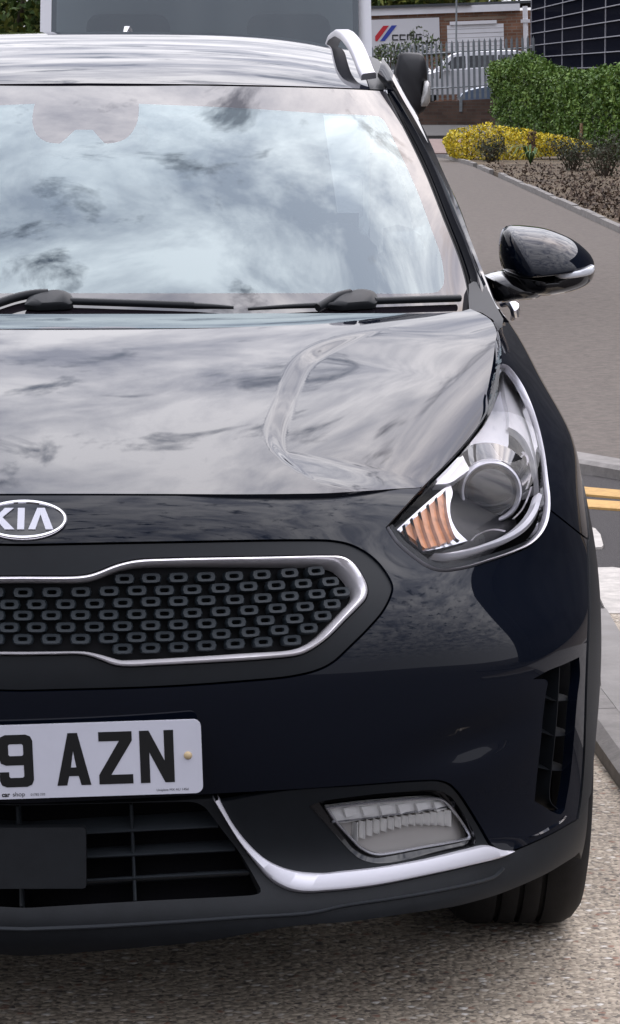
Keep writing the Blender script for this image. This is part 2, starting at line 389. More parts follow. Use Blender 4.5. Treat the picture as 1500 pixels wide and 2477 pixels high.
# plan outline of the front and flanks at increasing heights: (z, [(x, y) from centre round the corner to the door])
LEV = [
(.12, [(0,.075),(.22,.08),(.42,.105),(.58,.165),(.70,.25),(.79,.36),(.852,.48),(.88,.62),(.887,.9)]),
(.20, [(0,.010),(.22,.018),(.43,.051),(.60,.118),(.72,.216),(.812,.337),(.874,.47),(.90,.61),(.903,.9)]),
(.28, [(0,.032),(.22,.039),(.43,.074),(.60,.140),(.725,.238),(.818,.35),(.883,.475),(.910,.61),(.915,.9)]),
(.40, [(0,.02),(.22,.028),(.43,.062),(.60,.128),(.73,.23),(.826,.345),(.890,.475),(.918,.62),(.922,.9)]),
(.52, [(0,.0),(.22,.01),(.43,.05),(.60,.12),(.735,.225),(.83,.345),(.893,.48),(.919,.63),(.922,.9)]),
(.60, [(0,0),(.22,.012),(.43,.055),(.60,.128),(.735,.24),(.83,.365),(.89,.50),(.918,.65),(.922,.9)]),
(.69, [(0,.02),(.22,.035),(.43,.085),(.59,.165),(.72,.28),(.813,.41),(.878,.55),(.911,.70),(.921,.95)]),
(.77, [(0,.042),(.21,.06),(.42,.125),(.57,.225),(.70,.325),(.793,.43),(.860,.57),(.897,.75),(.912,1.0)]),
(.84, [(0,.085),(.2,.105),(.4,.18),(.56,.30),(.68,.42),(.775,.545),(.843,.68),(.886,.84),(.900,1.1)]),
(.91, [(0,.20),(.19,.225),(.38,.31),(.54,.44),(.66,.565),(.745,.69),(.81,.83),(.85,1.0),(.868,1.25)]),
(.98, [(0,.40),(.19,.43),(.38,.50),(.54,.60),(.66,.70),(.735,.79),(.785,.94),(.815,1.15),(.835,1.4)]),
(1.05, [(0,.75),(.18,.77),(.37,.82),(.53,.89),(.65,.96),(.715,1.05),(.745,1.2),(.768,1.45),(.79,1.8)])]
ZK = [l[0] for l in LEV]; HP = []
for z_, p_ in LEV:
    p_ = list(p_); x_, y_ = p_[-1]; p_ += [(x_, y_ + .6), (x_ - .005, y_ + 1.4), (x_ - .02, y_ + 2.3), (x_ - .15, 4.25)]
    HP.append([(-a, b) for a, b in p_[:0:-1]] + p_)
HP = np.array(HP); NT_ = (HP.shape[1] - 1) // 2; TK = np.arange(-NT_, NT_ + 1); MZ = card(ZK); MT = card(TK)
def hull_fn(t, z):
    t = np.atleast_1d(t); z = np.atleast_1d(z)
    A = (wts(ZK, MZ, z) @ HP.reshape(len(ZK), -1)).reshape(len(z), -1, 2)
    return np.column_stack([(A * wts(TK, MT, t)[:, :, None]).sum(1), z])
HSC = (0.17, 1.0)
HULL = Surf(hull_fn, (-1.5, 9.5), (.12, 1.05), 130, 90)
_HS = {0.0: HULL}
def hsurf(off):
    if off not in _HS: _HS[off] = Surf(hull_fn, (-1.5, 9.5), (.12, 1.05), 130, 90, off)
    return _HS[off]

class POLY:
    """least-squares polynomial height field, even in x"""
    def __init__(s, pts, nx, ny, lam=1e-9):
        p = np.asarray(pts, float); s.nx, s.ny = nx, ny; s.y0 = p[:, 1].mean(); s.ys = np.ptp(p[:, 1]) / 2; s.xs = abs(p[:, 0]).max()
        A = s.basis(p[:, 0], p[:, 1]); reg = lam * np.eye(A.shape[1]); s.w = np.linalg.solve(A.T @ A + reg, A.T @ p[:, 2])
        s.res = np.abs(A @ s.w - p[:, 2]).max()
    def basis(s, x, y):
        X = (np.asarray(x) / s.xs) ** 2; Y = (np.asarray(y) - s.y0) / s.ys
        return np.column_stack([X ** i * Y ** j for i in range(s.nx) for j in range(s.ny)])
    def __call__(s, x, y): return s.basis(x, y) @ s.w
# ------------------------------------------------------------------ the parked car (front at y = 0, right half traced, left half mirrored)
car = empty('car', (0, 0, 0), 'dark navy crossover car parked facing the viewer with white number plate', 'car')
MIRRORED = []
def part(name, me, m, parent=None, both=False, **k):
    o = link(name, me, m, parent or car, **k)
    if both: MIRRORED.append(o)
    return o
def hp(name, px, m, off=0.0, gap=0.0, holes=(), spacing=0.014, thick=0.012, both=False, parent=None, mirror=False, uv=False, S=None, **k):
    """panel on the front/side surface from a pixel outline (or a (t, z) outline with uv=True)"""
    S = S or (HULL if off == 0 else hsurf(off))
    P = np.asarray(px) if uv else S.inv(px); H = [np.asarray(h) if uv else S.inv(h) for h in holes]
    sc = np.array(HSC)
    if gap:
        P = offset_poly(P * sc, gap) / sc; H = [offset_poly(h * sc, -gap) / sc for h in H]
        if mirror: P[:, 0] = np.where(P[:, 0] < gap / sc[0] * 1.6, np.maximum(0, 0), P[:, 0])
    me = panel_mesh(name, S, P, H, spacing, thick, HSC, mirror)
    return part(name, me, m, parent, both, **k)
def ribbon(name, A, B, prof, m, S=None, n=None, parent=None, both=False, mirror=False, closed=False, snap=False, **k):
    """trim strip swept between two pixel curves on a surface; prof = [(fraction across, height above the surface)]"""
    S = S or HULL
    A = crom(A, 6, closed); B = crom(B, 6, closed); n = n or max(len(A), len(B))
    def rs(c):
        if closed: c = np.vstack([c, c[:1]])
        d = np.concatenate([[0], np.cumsum(np.linalg.norm(np.diff(c, axis=0), axis=1))]); q = np.linspace(0, d[-1], n)
        return np.stack([np.interp(q, d, c[:, i]) for i in (0, 1)], -1)
    ua = S.inv(rs(A)); ub = S.inv(rs(B)); V = []; 
    for s, h in prof:
        uv = ua + (ub - ua) * s; p = S.f(uv[:, 0], uv[:, 1]) + S.n(uv[:, 0], uv[:, 1]) * h
        if snap: p[0, 0] = p[-1, 0] = 0
        V.append(p)
    k_ = len(prof); Fc = [(i*n + j, i*n + j + 1, (i+1)*n + j + 1, (i+1)*n + j) for i in range(k_ - 1) for j in range(n - 1)]
    V = np.vstack(V)
    a, b, c = V[Fc[len(Fc)//2][0]], V[Fc[len(Fc)//2][1]], V[Fc[len(Fc)//2][2]]
    if np.cross(b - a, c - a) @ (CAM - a) < 0: Fc = [f[::-1] for f in Fc]
    if mirror:
        q = len(V); V = np.vstack([V, V * (-1, 1, 1)]); Fc = Fc + [tuple(i + q for i in f[::-1]) for f in Fc]
    return part(name, mesh(name, V, Fc, sharp=50), m, parent, both, **k)
_TO = {}; _TT = np.linspace(0, NT_, 500)
def t_of(y, z):
    k = round(z, 4)
    if k not in _TO: _TO[k] = hull_fn(_TT, np.full(len(_TT), z))[:, 1]
    return float(np.interp(y, _TO[k], _TT))

# ---- traced lines (photograph pixels)
L_hood = [(57, 1195.5), (200, 1195.5), (390, 1196), (592, 1197), (708, 1196), (804, 1194), (901, 1187), (960, 1180.5), (1017, 1177)]
L_lamp_in = Z5([(315, 815), (440, 690), (560, 560), (660, 430), (725, 310), (757, 200), (768, 120), (775, 80)])
L_lamp_corner = Z5([(90, 1060), (200, 940), (315, 815)])
L_lamp_low = Z5([(90, 1060), (150, 1150), (250, 1240), (340, 1300), (420, 1320), (560, 1303), (700, 1262), (850, 1212), (950, 1165), (1010, 1110), (1050, 1040), (1066, 955)])
L_lamp_out = Z5([(1066, 955), (1066, 880), (1055, 780), (1035, 620), (1005, 480), (960, 340), (900, 210), (850, 135), (805, 88), (775, 80)])
L_fend_gap = Z3([(633, 1378), (629, 1250), (612, 1150), (570, 1060), (500, 1012), (410, 972)])
L_bump_gap = ZS([(88, 560), (200, 648), (300, 728), (372, 782)])
L_clad = [(1421, 1304), (1424, 1400), (1424, 1500), (1421, 1570), (1418, 1650), (1415, 1750), (1411, 1850), (1403, 1940), (1396, 1984)]
L_low = ZT([(1105, 500), (1050, 530), (900, 615), (700, 710), (505, 790)])
L_fogtop = [(1235.4, 2061.8)] + Z7([(950, 1412), (910, 1385), (870, 1320), (815, 1230), (760, 1150), (725, 1117), (680, 1102), (600, 1102), (300, 1122), (0, 1142), (-325, 1160)])
L_sur = Z6([(70, 262), (600, 252), (1150, 244), (1250, 247), (1320, 262), (1390, 300), (1440, 350), (1475, 415), (1470, 450), (1440, 510), (1390, 570), (1320, 640), (1255, 700), (1200, 730), (1100, 755), (900, 775), (600, 795), (70, 811)])
C_out = Z6([(70, 380), (300, 378), (350, 369), (440, 335), (510, 319), (620, 313), (1000, 306), (1230, 303), (1290, 307), (1330, 333), (1360, 375), (1381, 425), (1375, 462), (1350, 492), (1300, 542), (1230, 612), (1170, 655), (1125, 675), (1000, 690), (800, 703), (600, 713), (480, 718), (430, 713), (385, 696), (340, 680), (300, 673), (200, 674), (70, 676)])
C_in = Z6([(70, 403), (310, 401), (355, 392), (450, 356), (520, 342), (620, 337), (1000, 330), (1215, 328), (1265, 333), (1300, 358), (1328, 396), (1341, 430), (1333, 455), (1300, 492), (1250, 548), (1190, 610), (1145, 638), (1100, 652), (900, 666), (700, 680), (500, 692), (450, 692), (410, 680), (365, 668), (320, 660), (200, 660), (70, 661)])

# ---- hood: thin-plate surface through its shut lines
eh = np.vstack([HULL.at(crom(L_hood, 40)), HULL.at(crom(L_lamp_in, 25))[1:], HULL.at(crom(L_fend_gap, 25))[1:-2]])
eh[0, 0] = 0
cowl = np.array([at(px, py, y) for px, py, y in [(1135, 748, 1.17), (1047, 754.7, 1.13), (838, 757, 1.085), (600, 758.5, 1.05), (420, 759, 1.03), (175, 759.5, 1.02)]])
cowl[-1, 0] = 0
def HT(x, y):
    """hood height: gently crowned sheet from the front edge back to the cowl"""
    x = np.abs(np.asarray(x, float)); q = x / .77; yE = .091 + .36 * x * x + .71 * x ** 4; zE = .845 - .040 * x * x - .035 * x ** 4
    yK = 1.02 + .15 * (x / .73) ** 2; zK = 1.042 - .006 * (x / .73) ** 2; v = (np.asarray(y, float) - yE) / (yK - yE)
    vv = np.clip(v, -.6, 1.4); return zE + (zK - zE) * (v + (.26 + .24 * q ** 4) * vv * (1 - vv))
hb = lambda x, y: np.column_stack([x, y, HT(x, y)])
HB = Surf(hb, (-.2, .8), (.02, 1.25), 90, 90)
crL = HB.at(crom(Z4([(1150, 165), (1050, 180), (950, 198), (890, 222), (840, 268), (800, 330), (776, 400), (766, 460), (776, 510), (810, 556), (860, 592), (925, 618)]), 12))
crR = HB.at(crom(Z4([(1150, 168), (1080, 188), (1000, 215), (935, 250), (895, 290), (872, 340), (850, 400), (830, 450), (824, 500), (850, 552), (890, 592), (930, 618)]), 12))
YC = (crL[:, 1].min() + crL[:, 1].max()) / 2
PL = np.polyfit((crL[:, 1] - YC) / .4, crL[:, 0], 5); PR = np.polyfit((crR[:, 1] - YC) / .4, crR[:, 0], 5)
def hood_fn(x, y):
    x = np.atleast_1d(x); y = np.atleast_1d(y); ax = np.abs(x)
    xl = np.polyval(PL, (y - YC) / .4); xr = np.maximum(np.polyval(PR, (y - YC) / .4), xl + .008)
    y0, y1 = crL[:, 1].min(), crL[:, 1].max()
    fade = sstep(y0 - .01, y0 + .12, y) * (1 - sstep(y1 - .25, y1 + .0, y)); yc_ = np.clip(y, y0, y1)
    xl = np.polyval(PL, (yc_ - YC) / .4); xr = np.maximum(np.polyval(PR, (yc_ - YC) / .4), xl + .008)
    wd = np.maximum(xr - xl, .012)
    drop = sstep(0, 1, (ax - xl) / wd) * (1 - sstep(0, 1, (ax - xr) / .40))
    roll = np.exp(-((ax - xl + .02) / .03) ** 2) * .0012
    return np.column_stack([x, y, HT(x, y) - .0065 * drop * fade])
HOOD = Surf(hood_fn, (-.2, .8), (.02, 1.25), 90, 90)
hpx = np.vstack([crom(L_hood, 12), crom(L_lamp_in, 8)[1:], crom(L_fend_gap, 8)[1:]])
hpoly = np.vstack([HB.inv(hpx), crom(cowl[:, :2], .02)[1:]]); hpoly[0, 0] = 0
hpoly = offset_poly(hpoly, .0022); hpoly[:, 0] = np.where(hpoly[:, 0] < .004, 0, hpoly[:, 0])
hood = part('hood', panel_mesh('hood', HOOD, hpoly, spacing=.0062, thick=.015, mirror=True), M['paint'])

# ---- nose and bumper skin
tz = lambda px: HULL.inv(px)
top = np.vstack([tz(outline(L_hood, step=12)), tz(crom(L_lamp_corner[::-1], 8))[1:], tz(crom(L_lamp_low, 8))[1:]])
side = np.vstack([tz(crom(L_bump_gap, 8)), tz(crom(L_clad, 10))[1:], tz(crom(L_low, 8))[1:], tz(crom(L_fogtop, 8))[1:]])
last = tz([(60, 1946)])[0]
sur = tz(crom(L_sur, 8))
bump = np.vstack([top, side, [[0, last[1]]], [[0, sur[-1, 1]]], sur[::-1], [[0, sur[0, 1]]]])
bump[0, 0] = 0; sur_c = sur.copy(); sur_c[0, 0] = sur_c[-1, 0] = 0
bump = np.vstack([top, side, [[0, last[1]]], sur_c[::-1]]); bump[0, 0] = 0
L_vent = Z7([(1100, 640), (1170, 600), (1240, 572), (1308, 540)]), Z7([(1308, 540), (1312, 620), (1300, 720), (1285, 900), (1265, 1100), (1243, 1225)]), Z7([(1243, 1225), (1225, 1250), (1190, 1240), (1150, 1215), (1107, 1190)]), Z7([(1107, 1190), (1115, 1100), (1132, 950), (1150, 800), (1160, 700), (1163, 645), (1100, 640)])
vent_px = outline(*L_vent, step=8); vent_uv = tz(vent_px)
DENT = tz([(1150, 1795)])[0]
def bump_disp(t, z):
    t = np.atleast_1d(t); z = np.atleast_1d(z); at_ = np.abs(t)
    p = hull_fn(t, z); n = Surf.n(HULLN, t, z)
    # shallow hollow in the bumper corner above the fog lamp
    d = -.0125 * np.exp(-((at_ - DENT[0]) / .75) ** 2 - ((z - DENT[1] - .02 * (at_ - DENT[0])) / .036) ** 2)
    return p + n * d[:, None]
class _H: pass
HULLN = _H(); HULLN.fn0 = hull_fn
BUMP = Surf(bump_disp, (-1.5, 9.5), (.12, 1.05), 130, 90)
bp = offset_poly(bump * HSC, .0018) / HSC; bp[:, 0] = np.where(bp[:, 0] < .03, 0, bp[:, 0])
bumper = part('bumper', panel_mesh('bumper', BUMP, bp, [vent_uv], .010, .016, HSC, True), M['paint'])

# ---- grille: surround, bright trim, backing, cells
grille = empty('grille', (0, 0, 0), parent=car)
S4 = hsurf(.004)
def sur_fn(t, z):
    return hull_fn(np.atleast_1d(t), np.atleast_1d(z))
co = S4.inv(crom(C_out, 8)); so = S4.inv(crom(L_sur, 8)); co[0, 0] = co[-1, 0] = so[0, 0] = so[-1, 0] = 0
sp = np.vstack([so, co[::-1]]); sp = offset_poly(sp * HSC, .0018) / HSC; sp[:, 0] = np.where(sp[:, 0] < .03, 0, sp[:, 0])
part('grille_surround', panel_mesh('grille_surround', S4, sp, (), .010, .014, HSC, True), M['satin'], grille)
ribbon('grille_trim', C_out, C_in, [(-.02, -.012), (0, .0005), (.18, .006), (.4, .007), (.62, .004), (.86, -.006), (.88, -.03)], M['trim_chrome'], HULL, n=240, parent=grille, mirror=True, snap=True)
S3 = hsurf(.034); ci = S3.inv(crom(C_out, 8)); ci[0, 0] = ci[-1, 0] = 0
part('grille_backing', panel_mesh('grille_backing', S3, ci, (), .02, .004, HSC, True), M['grille_back'], grille)
S2 = hsurf(.014)
cells = [[(458,390),(562,387),(668,385),(773,383),(878,380),(982,375),(1086,369),(1185,362)],
 [(64,441),(177,440),(289,439),(399,436),(507,434),(614,433),(721,430),(827,425),(932,419),(1036,415),(1137,409),(1239,402)],
 [(117,486),(230,485),(342,483),(452,480),(561,476),(668,474),(774,471),(881,468),(986,463),(1087,456),(1188,448),(1280,440)],
 [(61,528),(174,527),(287,526),(397,525),(506,523),(614,521),(722,518),(829,513),(935,508),(1040,501),(1144,495),(1245,485)],
 [(117,572),(230,572),(341,570),(451,568),(560,565),(668,562),(776,558),(888,553),(996,546),(1105,540),(1210,529)],
 [(60,616),(175,615),(288,615),(397,612),(506,609),(615,606),(722,603),(830,597),(940,590),(1049,582),(1158,575)],
 [(452,652),(560,649),(669,646),(776,640),(883,633),(988,627),(1096,620)]]
def cell_mesh():
    oc = [(-.0245,0),(-.021,.0105),(-.012,.0125),(.012,.0125),(.021,.0105),(.0245,0),(.021,-.0105),(.012,-.0125),(-.012,-.0125),(-.021,-.0105)]
    V = []; n = len(oc)
    for s, h in ((1.0, -.014), (1.0, .0), (.86, .0055), (.48, .0048), (.38, .001), (.36, -.008)):
        for x, y in oc:
            yy = y * (s if s > .7 else s * .86); V.append((x * s, yy, h))
    Fc = [(i*n+k, i*n+(k+1)%n, (i+1)*n+(k+1)%n, (i+1)*n+k) for i in range(5) for k in range(n)]
    Fc = [f[::-1] for f in Fc]
    return mesh('grille_cell', V, Fc, smooth=True, sharp=35)
cm = cell_mesh(); cm.materials.append(M['cell'])
def place_cell(p, nrm):
    z_ = Vector(nrm); x_ = Vector((0, 0, 1)).cross(z_).normalized(); y_ = z_.cross(x_)
    o = bpy.data.objects.new('grille_cell', cm); COL.objects.link(o); o.parent = grille
    R = Matrix((x_, y_, z_)).transposed().to_4x4(); o.matrix_local = Matrix.Translation(Vector(p)) @ R @ Matrix.Diagonal((.655, .635, .8, 1))
    return o
for row in cells:
    uv = S2.inv(Z6(row)); P_ = S2.f(uv[:, 0], uv[:, 1]); n_ = S2.n(uv[:, 0], uv[:, 1])
    for p, nn in zip(P_, n_):
        p[0] += .0085 * max(0, 1 - max(p[0], 0) / .25)
        if p[0] < .01: p[0] = 0
        place_cell(p, nn)
        if p[0] > .01: place_cell(p * (-1, 1, 1), nn * (-1, 1, 1))

# ---- badge
uvb = HULL.inv([(51, 1259)]); pb = HULL.f(uvb[:, 0], uvb[:, 1])[0]; nb = HULL.n(uvb[:, 0], uvb[:, 1])[0]; pb[0] = 0; nb[0] = 0; nb /= np.linalg.norm(nb)
xb, zb = np.array([1., 0, 0]), np.cross(nb, np.array([1., 0, 0])); zb = zb if zb[2] > 0 else -zb
def bl(x, y, h): return pb + xb * x + zb * y + nb * h
badge = empty('badge', (0, 0, 0), parent=car)
A_, B_ = .0655, .0325
def ell(a, b, h, n=56): return [bl(a * math.cos(2*math.pi*k/n), b * math.sin(2*math.pi*k/n), h) for k in range(n)]
rows = [ell(A_, B_, -.01), ell(A_, B_, .004), ell(A_ - .002, B_ - .002, .0065), ell(A_ - .005, B_ - .005, .0065), ell(A_ - .0065, B_ - .0065, .004)]
def loft_rows(rows, closed=True, cap=False):
    n = len(rows[0]); V = [p for r in rows for p in r]; Fc = []
    for i in range(len(rows) - 1):
        for k in range(n if closed else n - 1): Fc.append((i*n + k, i*n + (k+1) % n, (i+1)*n + (k+1) % n, (i+1)*n + k))
    if cap: Fc.append(tuple(range((len(rows)-1)*n, len(rows)*n)))
    return V, Fc
part('badge_ring', mesh('badge_ring', *loft_rows(rows), sharp=40), M['chrome'], badge)
part('badge_face', mesh('badge_face', *loft_rows([ell(A_ - .006, B_ - .006, .0035), ell((A_-.006)*.6, (B_-.006)*.6, .0045), ell(.004, .002, .005)], cap=True), sharp=40), M['gloss_black'], badge)
def flat_poly(fn, outer, holes=(), h0=0, h1=.001):
    """raised flat figure: tri-filled top and side walls; fn maps (x, y, height) to 3D"""
    pts = [np.asarray(outer, float)] + [np.asarray(h, float) for h in holes]; n = 0; ed = []
    for p in pts: ed += [(n + i, n + (i + 1) % len(p)) for i in range(len(p))]; n += len(p)
    A = np.vstack(pts); r = delaunay_2d_cdt([Vector(p) for p in A], ed, [], 0, 1e-9)
    V2 = np.array([tuple(v) for v in r[0]]); T = np.array([tuple(f) for f in r[2]]); c = V2[T].mean(1); ok = inside(pts[0], c)
    for h in pts[1:]: ok &= ~inside(h, c)
    V = [fn(x, y, h1) for x, y in V2]; Fc = [tuple(t) for t in T[ok]]; m_ = len(V)
    for p in pts:
        k0 = len(V); q = len(p)
        for x, y in p: V.append(fn(x, y, h1)); V.append(fn(x, y, h0))
        Fc += [(k0 + 2*i, k0 + 2*i + 1, k0 + 2*((i+1) % q) + 1, k0 + 2*((i+1) % q)) for i in range(q)]
    return V, Fc
mm = 0.001
K_ = [[(-48,-15),(-38,-15),(-38,-2),(-26,-15),(-12,-15),(-30,2),(-14,15),(-27,15),(-38,4),(-38,15),(-48,15)],
      [(-8,-15),(2,-15),(2,15),(-8,15)], [(8,-15),(18,-15),(25,6),(33,-15),(44,-15),(31,15),(20,15)]]
for pl in K_:
    V, Fc = flat_poly(lambda x, y, h: bl(x*mm*1.02, y*mm*1.15, h), pl, h0=.003, h1=.0072)
    part('badge_letter', mesh('badge_letter', V, Fc, smooth=False), M['silver_plastic'] if 0 else M['plate'], badge)

# ---- number plate
tilt = .030
pr = at(488.5, 1829.5, -.014); ux = np.array([math.cos(tilt), 0, math.sin(tilt)]); uz = np.array([-math.sin(tilt), -.03, math.cos(tilt)])
pc = pr - ux * .26
def pl_(x, y, h=0): return pc + ux * x + uz * y + np.array([0, -1., 0]) * h
plate_o = empty('number_plate', (0, 0, 0), parent=car)
cr = [(.26 - .011 + .011 * math.cos(a), .0555 - .011 + .011 * math.sin(a)) for a in np.linspace(0, math.pi/2, 6)]
rect = cr + [(-x, y) for x, y in cr[::-1]] + [(-x, -y) for x, y in cr] + [(x, -y) for x, y in cr[::-1]]
V, Fc = flat_poly(lambda x, y, h: pl_(x, y, h), rect, h0=-.006, h1=0)
part('plate_board', mesh('plate_board', V, Fc, smooth=False), M['plate'], plate_o)
G9 = [(10,0),(40,0),(47,3),(50,10),(50,69),(47,76),(40,79),(10,79),(3,76),(0,69),(0,43),(3,36),(10,33),(36,33),(36,16),(34,14),(16,14),(14,16),(14,23),(0,23),(0,10),(3,3)]
GL = [('9', G9, [[(16,47),(34,47),(36,49),(36,63),(34,65),(16,65),(14,63),(14,49)]], -38),
      ('A', [(0,0),(14.5,0),(18,14),(32,14),(35.5,0),(50,0),(32,79),(18,79)], [[(21,27),(29,27),(25,52)]], 46),
      ('Z', [(0,0),(50,0),(50,14),(18,14),(50,65),(50,79),(1,79),(1,65),(31,65),(0,14)], [], 108),
      ('N', [(0,0),(14,0),(14,46),(36,0),(50,0),(50,79),(36,79),(36,33),(14,79),(0,79)], [], 169)]
for ch, o_, h_, x0 in GL:
    V, Fc = flat_poly(lambda x, y, h: pl_((x + x0) * mm, (y - 39.5 + 2.0) * mm, h), o_, h_, -.0005, .0006)
    part('plate_character', mesh('plate_character', V, Fc, smooth=False), M['ink'], plate_o)
def text_mesh(s, size, fn, bold=0.0):
    cu = bpy.data.curves.new('text', 'FONT'); cu.body = s; cu.size = size; cu.offset = bold; o = bpy.data.objects.new('text', cu); COL.objects.link(o)
    dg = bpy.context.evaluated_depsgraph_get(); me = bpy.data.meshes.new_from_object(o.evaluated_get(dg)); bpy.data.objects.remove(o); bpy.data.curves.remove(cu)
    for v in me.vertices: v.co = Vector(fn(v.co.x, v.co.y, .0006))
    return me
for s, sz, x, y, b in [('car', .0095, -.0365, -.0515, .0003), ('shop', .0095, -.0205, -.0515, 0), ('01782 220', .005, .006, -.0512, 0), ('Uniplate MX AU 145d', .0052, .1915, -.0505, 0)]:
    me = text_mesh(s, sz, lambda a, c, h: pl_(a + x, c + y, h), b); me.materials.clear(); part('plate_lettering', me, M['ink'], plate_o)
def dome(c, u, v, n, r, h, rings=5, seg=16):
    rows = [[c + (u * math.cos(2*math.pi*k/seg) + v * math.sin(2*math.pi*k/seg)) * r * math.cos(a) + n * h * math.sin(a) for k in range(seg)] for a in np.linspace(0, math.pi/2*.97, rings)]
    return loft_rows(rows, cap=True)
for sx in (1, -1):
    part('plate_screw_cap', mesh('plate_screw_cap', *dome(pl_(sx * .2395, .002), ux, uz, np.array([0, -1., 0]), .0062, .004)), M['screw'], plate_o)

# ---- fog lamp panel, silver trim, lower valance
T_up = Z8([(985, 522), (1050, 640), (1110, 718), (1180, 785), (1240, 822), (1320, 850), (1400, 860), (1470, 861)]) + Z7([(210, 1508), (400, 1487), (600, 1452), (800, 1405), (880, 1388), (915, 1396), (950, 1410), (995, 1414)])
T_lo = Z8([(963, 525), (1020, 620), (1080, 720), (1150, 812), (1220, 890), (1285, 930), (1350, 947), (1430, 948)]) + Z7([(130, 1600), (250, 1590), (400, 1570), (600, 1530), (800, 1485), (950, 1445), (998, 1419)])
ribbon('silver_trim', T_up, T_lo, [(0, -.012), (0, .002), (.1, .007), (.8, .010), (.95, .008), (1, .001), (1.0, -.012)], M['satin_silver'], HULL, n=140, both=True)
fog_lens = outline(Z7([(158, 1216), (250, 1203), (400, 1187), (600, 1172), (660, 1171)]), Z7([(660, 1171), (690, 1177), (715, 1195), (760, 1250), (800, 1310), (820, 1352), (815, 1365)]), Z7([(815, 1365), (700, 1388), (600, 1405), (450, 1433), (400, 1438), (355, 1428), (310, 1402)]), Z7([(310, 1402), (250, 1338), (200, 1280), (158, 1216)]), step=6)
fog_hole = outline(Z7([(92, 1215), (140, 1196), (300, 1172), (480, 1152), (640, 1142), (690, 1148)]), Z7([(690, 1148), (735, 1175), (790, 1250), (835, 1330), (848, 1370), (835, 1390)]), Z7([(835, 1390), (700, 1418), (560, 1448), (450, 1468), (380, 1468), (320, 1450), (270, 1410)]), Z7([(270, 1410), (180, 1310), (92, 1215)]), step=6)
fp = outline([(540, 1940)] + L_fogtop[:-1][::-1][0:], [L_fogtop[0], (1236, 2064)], T_lo[::-1][1:], step=8)
fpz = offset_poly(tz(fp) * HSC, .0016) / HSC
fog_panel = part('fog_lamp_panel', panel_mesh('fog_lamp_panel', hsurf(.003), fpz, [tz(fog_hole)], .012, .012, HSC), M['satin'], both=True)
fog = empty('fog_lamp', (0, 0, 0), parent=car)
S_f = hsurf(.012)
hp('fog_housing', fog_hole, M['void'], off=.045, parent=fog, spacing=.02, both=True)
ribbon('fog_bezel', fog_hole, fog_lens, [(0, -.002), (.15, -.016), (.8, -.018), (1, -.012)], M['gloss_black'], HULL, closed=True, n=120, parent=fog, both=True)
lens_in = offset_poly(S_f.inv(fog_lens) * HSC, .0045) / HSC
part('fog_lens', panel_mesh('fog_lens', S_f, S_f.inv(fog_lens), (), .02, .004, HSC), M['fog_lens'], fog, both=True)
ribbon('fog_lens_rim', fog_lens, proj(S_f.f(lens_in[:, 0], lens_in[:, 1]))[::1] if area(np.array(fog_lens)) * area(proj(S_f.f(lens_in[:, 0], lens_in[:, 1]))) > 0 else proj(S_f.f(lens_in[:, 0], lens_in[:, 1]))[::-1], [(0, 0), (.3, .003), (.7, .003), (1, .0)], M['silver_plastic'], S_f, closed=True, n=120, parent=fog, both=True)
fog_low = outline(Z7([(205, 1293), (400, 1270), (600, 1243), (742, 1222)]), Z7([(742, 1222), (775, 1285), (808, 1355)]), Z7([(808, 1355), (600, 1393), (440, 1424), (370, 1415), (320, 1390)]), Z7([(320, 1390), (260, 1335), (205, 1293)]), step=8)
fog_up = outline(Z7([(168, 1222), (400, 1196), (660, 1180), (700, 1192), (735, 1213)]), Z7([(735, 1213), (600, 1230), (400, 1258), (200, 1284), (168, 1222)]), step=8)
M['fog_refl'] = mat('fog_reflector', (0.92, 0.91, 0.89), 0.18, 0.4)
M['fog_drl'] = mat('fog_diffuser', (0.86, 0.85, 0.83), 0.3, 0.0, coat=.5)
M['fog_grey'] = mat('fog_floor', (0.48, 0.455, 0.43), 0.35, 0.1)
hp('fog_reflector', fog_low, M['fog_grey'], off=.026, parent=fog, spacing=.012, both=True)
hp('daylight_strip', fog_up, M['fog_drl'], off=.020, parent=fog, spacing=.012, both=True)
ribbon('fog_divider', Z7([(195, 1290), (400, 1264), (600, 1236), (742, 1216)]), Z7([(190, 1282), (400, 1257), (600, 1229), (738, 1209)]), [(0, 0), (.5, .003), (1, 0)], M['silver_plastic'], hsurf(.016), n=30, parent=fog, both=True)
# fluted reflector pieces behind the fog lens
S_r = hsurf(.021)
flx = np.linspace(285, 735, 15)
for i in range(14):
    a, b = flx[i], flx[i + 1]; m_ = (a + b) / 2; sag = 62 * (1 - ((m_ - 540) / 260) ** 2)
    topy = 1282 - (m_ - 285) * .125; boty = topy + 75 - sag * .45 + 20 * abs((m_ - 540) / 260)
    ribbon('fog_flute', Z7([(a, topy), (a + 1, boty)]), Z7([(b - 3, topy - 2), (b - 3, boty - 2)]), [(0, -.004), (.25, .004), (.5, .007), (.75, .004), (1, -.004)], M['fog_refl'], S_r, n=5, parent=fog, both=True)
lp = [(x * .5, y) for x, y in []]
for i, x in enumerate(np.linspace(235, 640, 6)):
    y0 = 1222 - (x - 168) * .062
    ribbon('fog_prism', Z7([(x, y0), (x + 14, y0 + 42)]), Z7([(x + 60, y0 - 5), (x + 70, y0 + 32)]), [(0, 0), (.1, .004), (1, .0)], M['fog_drl'], hsurf(.018), n=4, parent=fog, both=True)

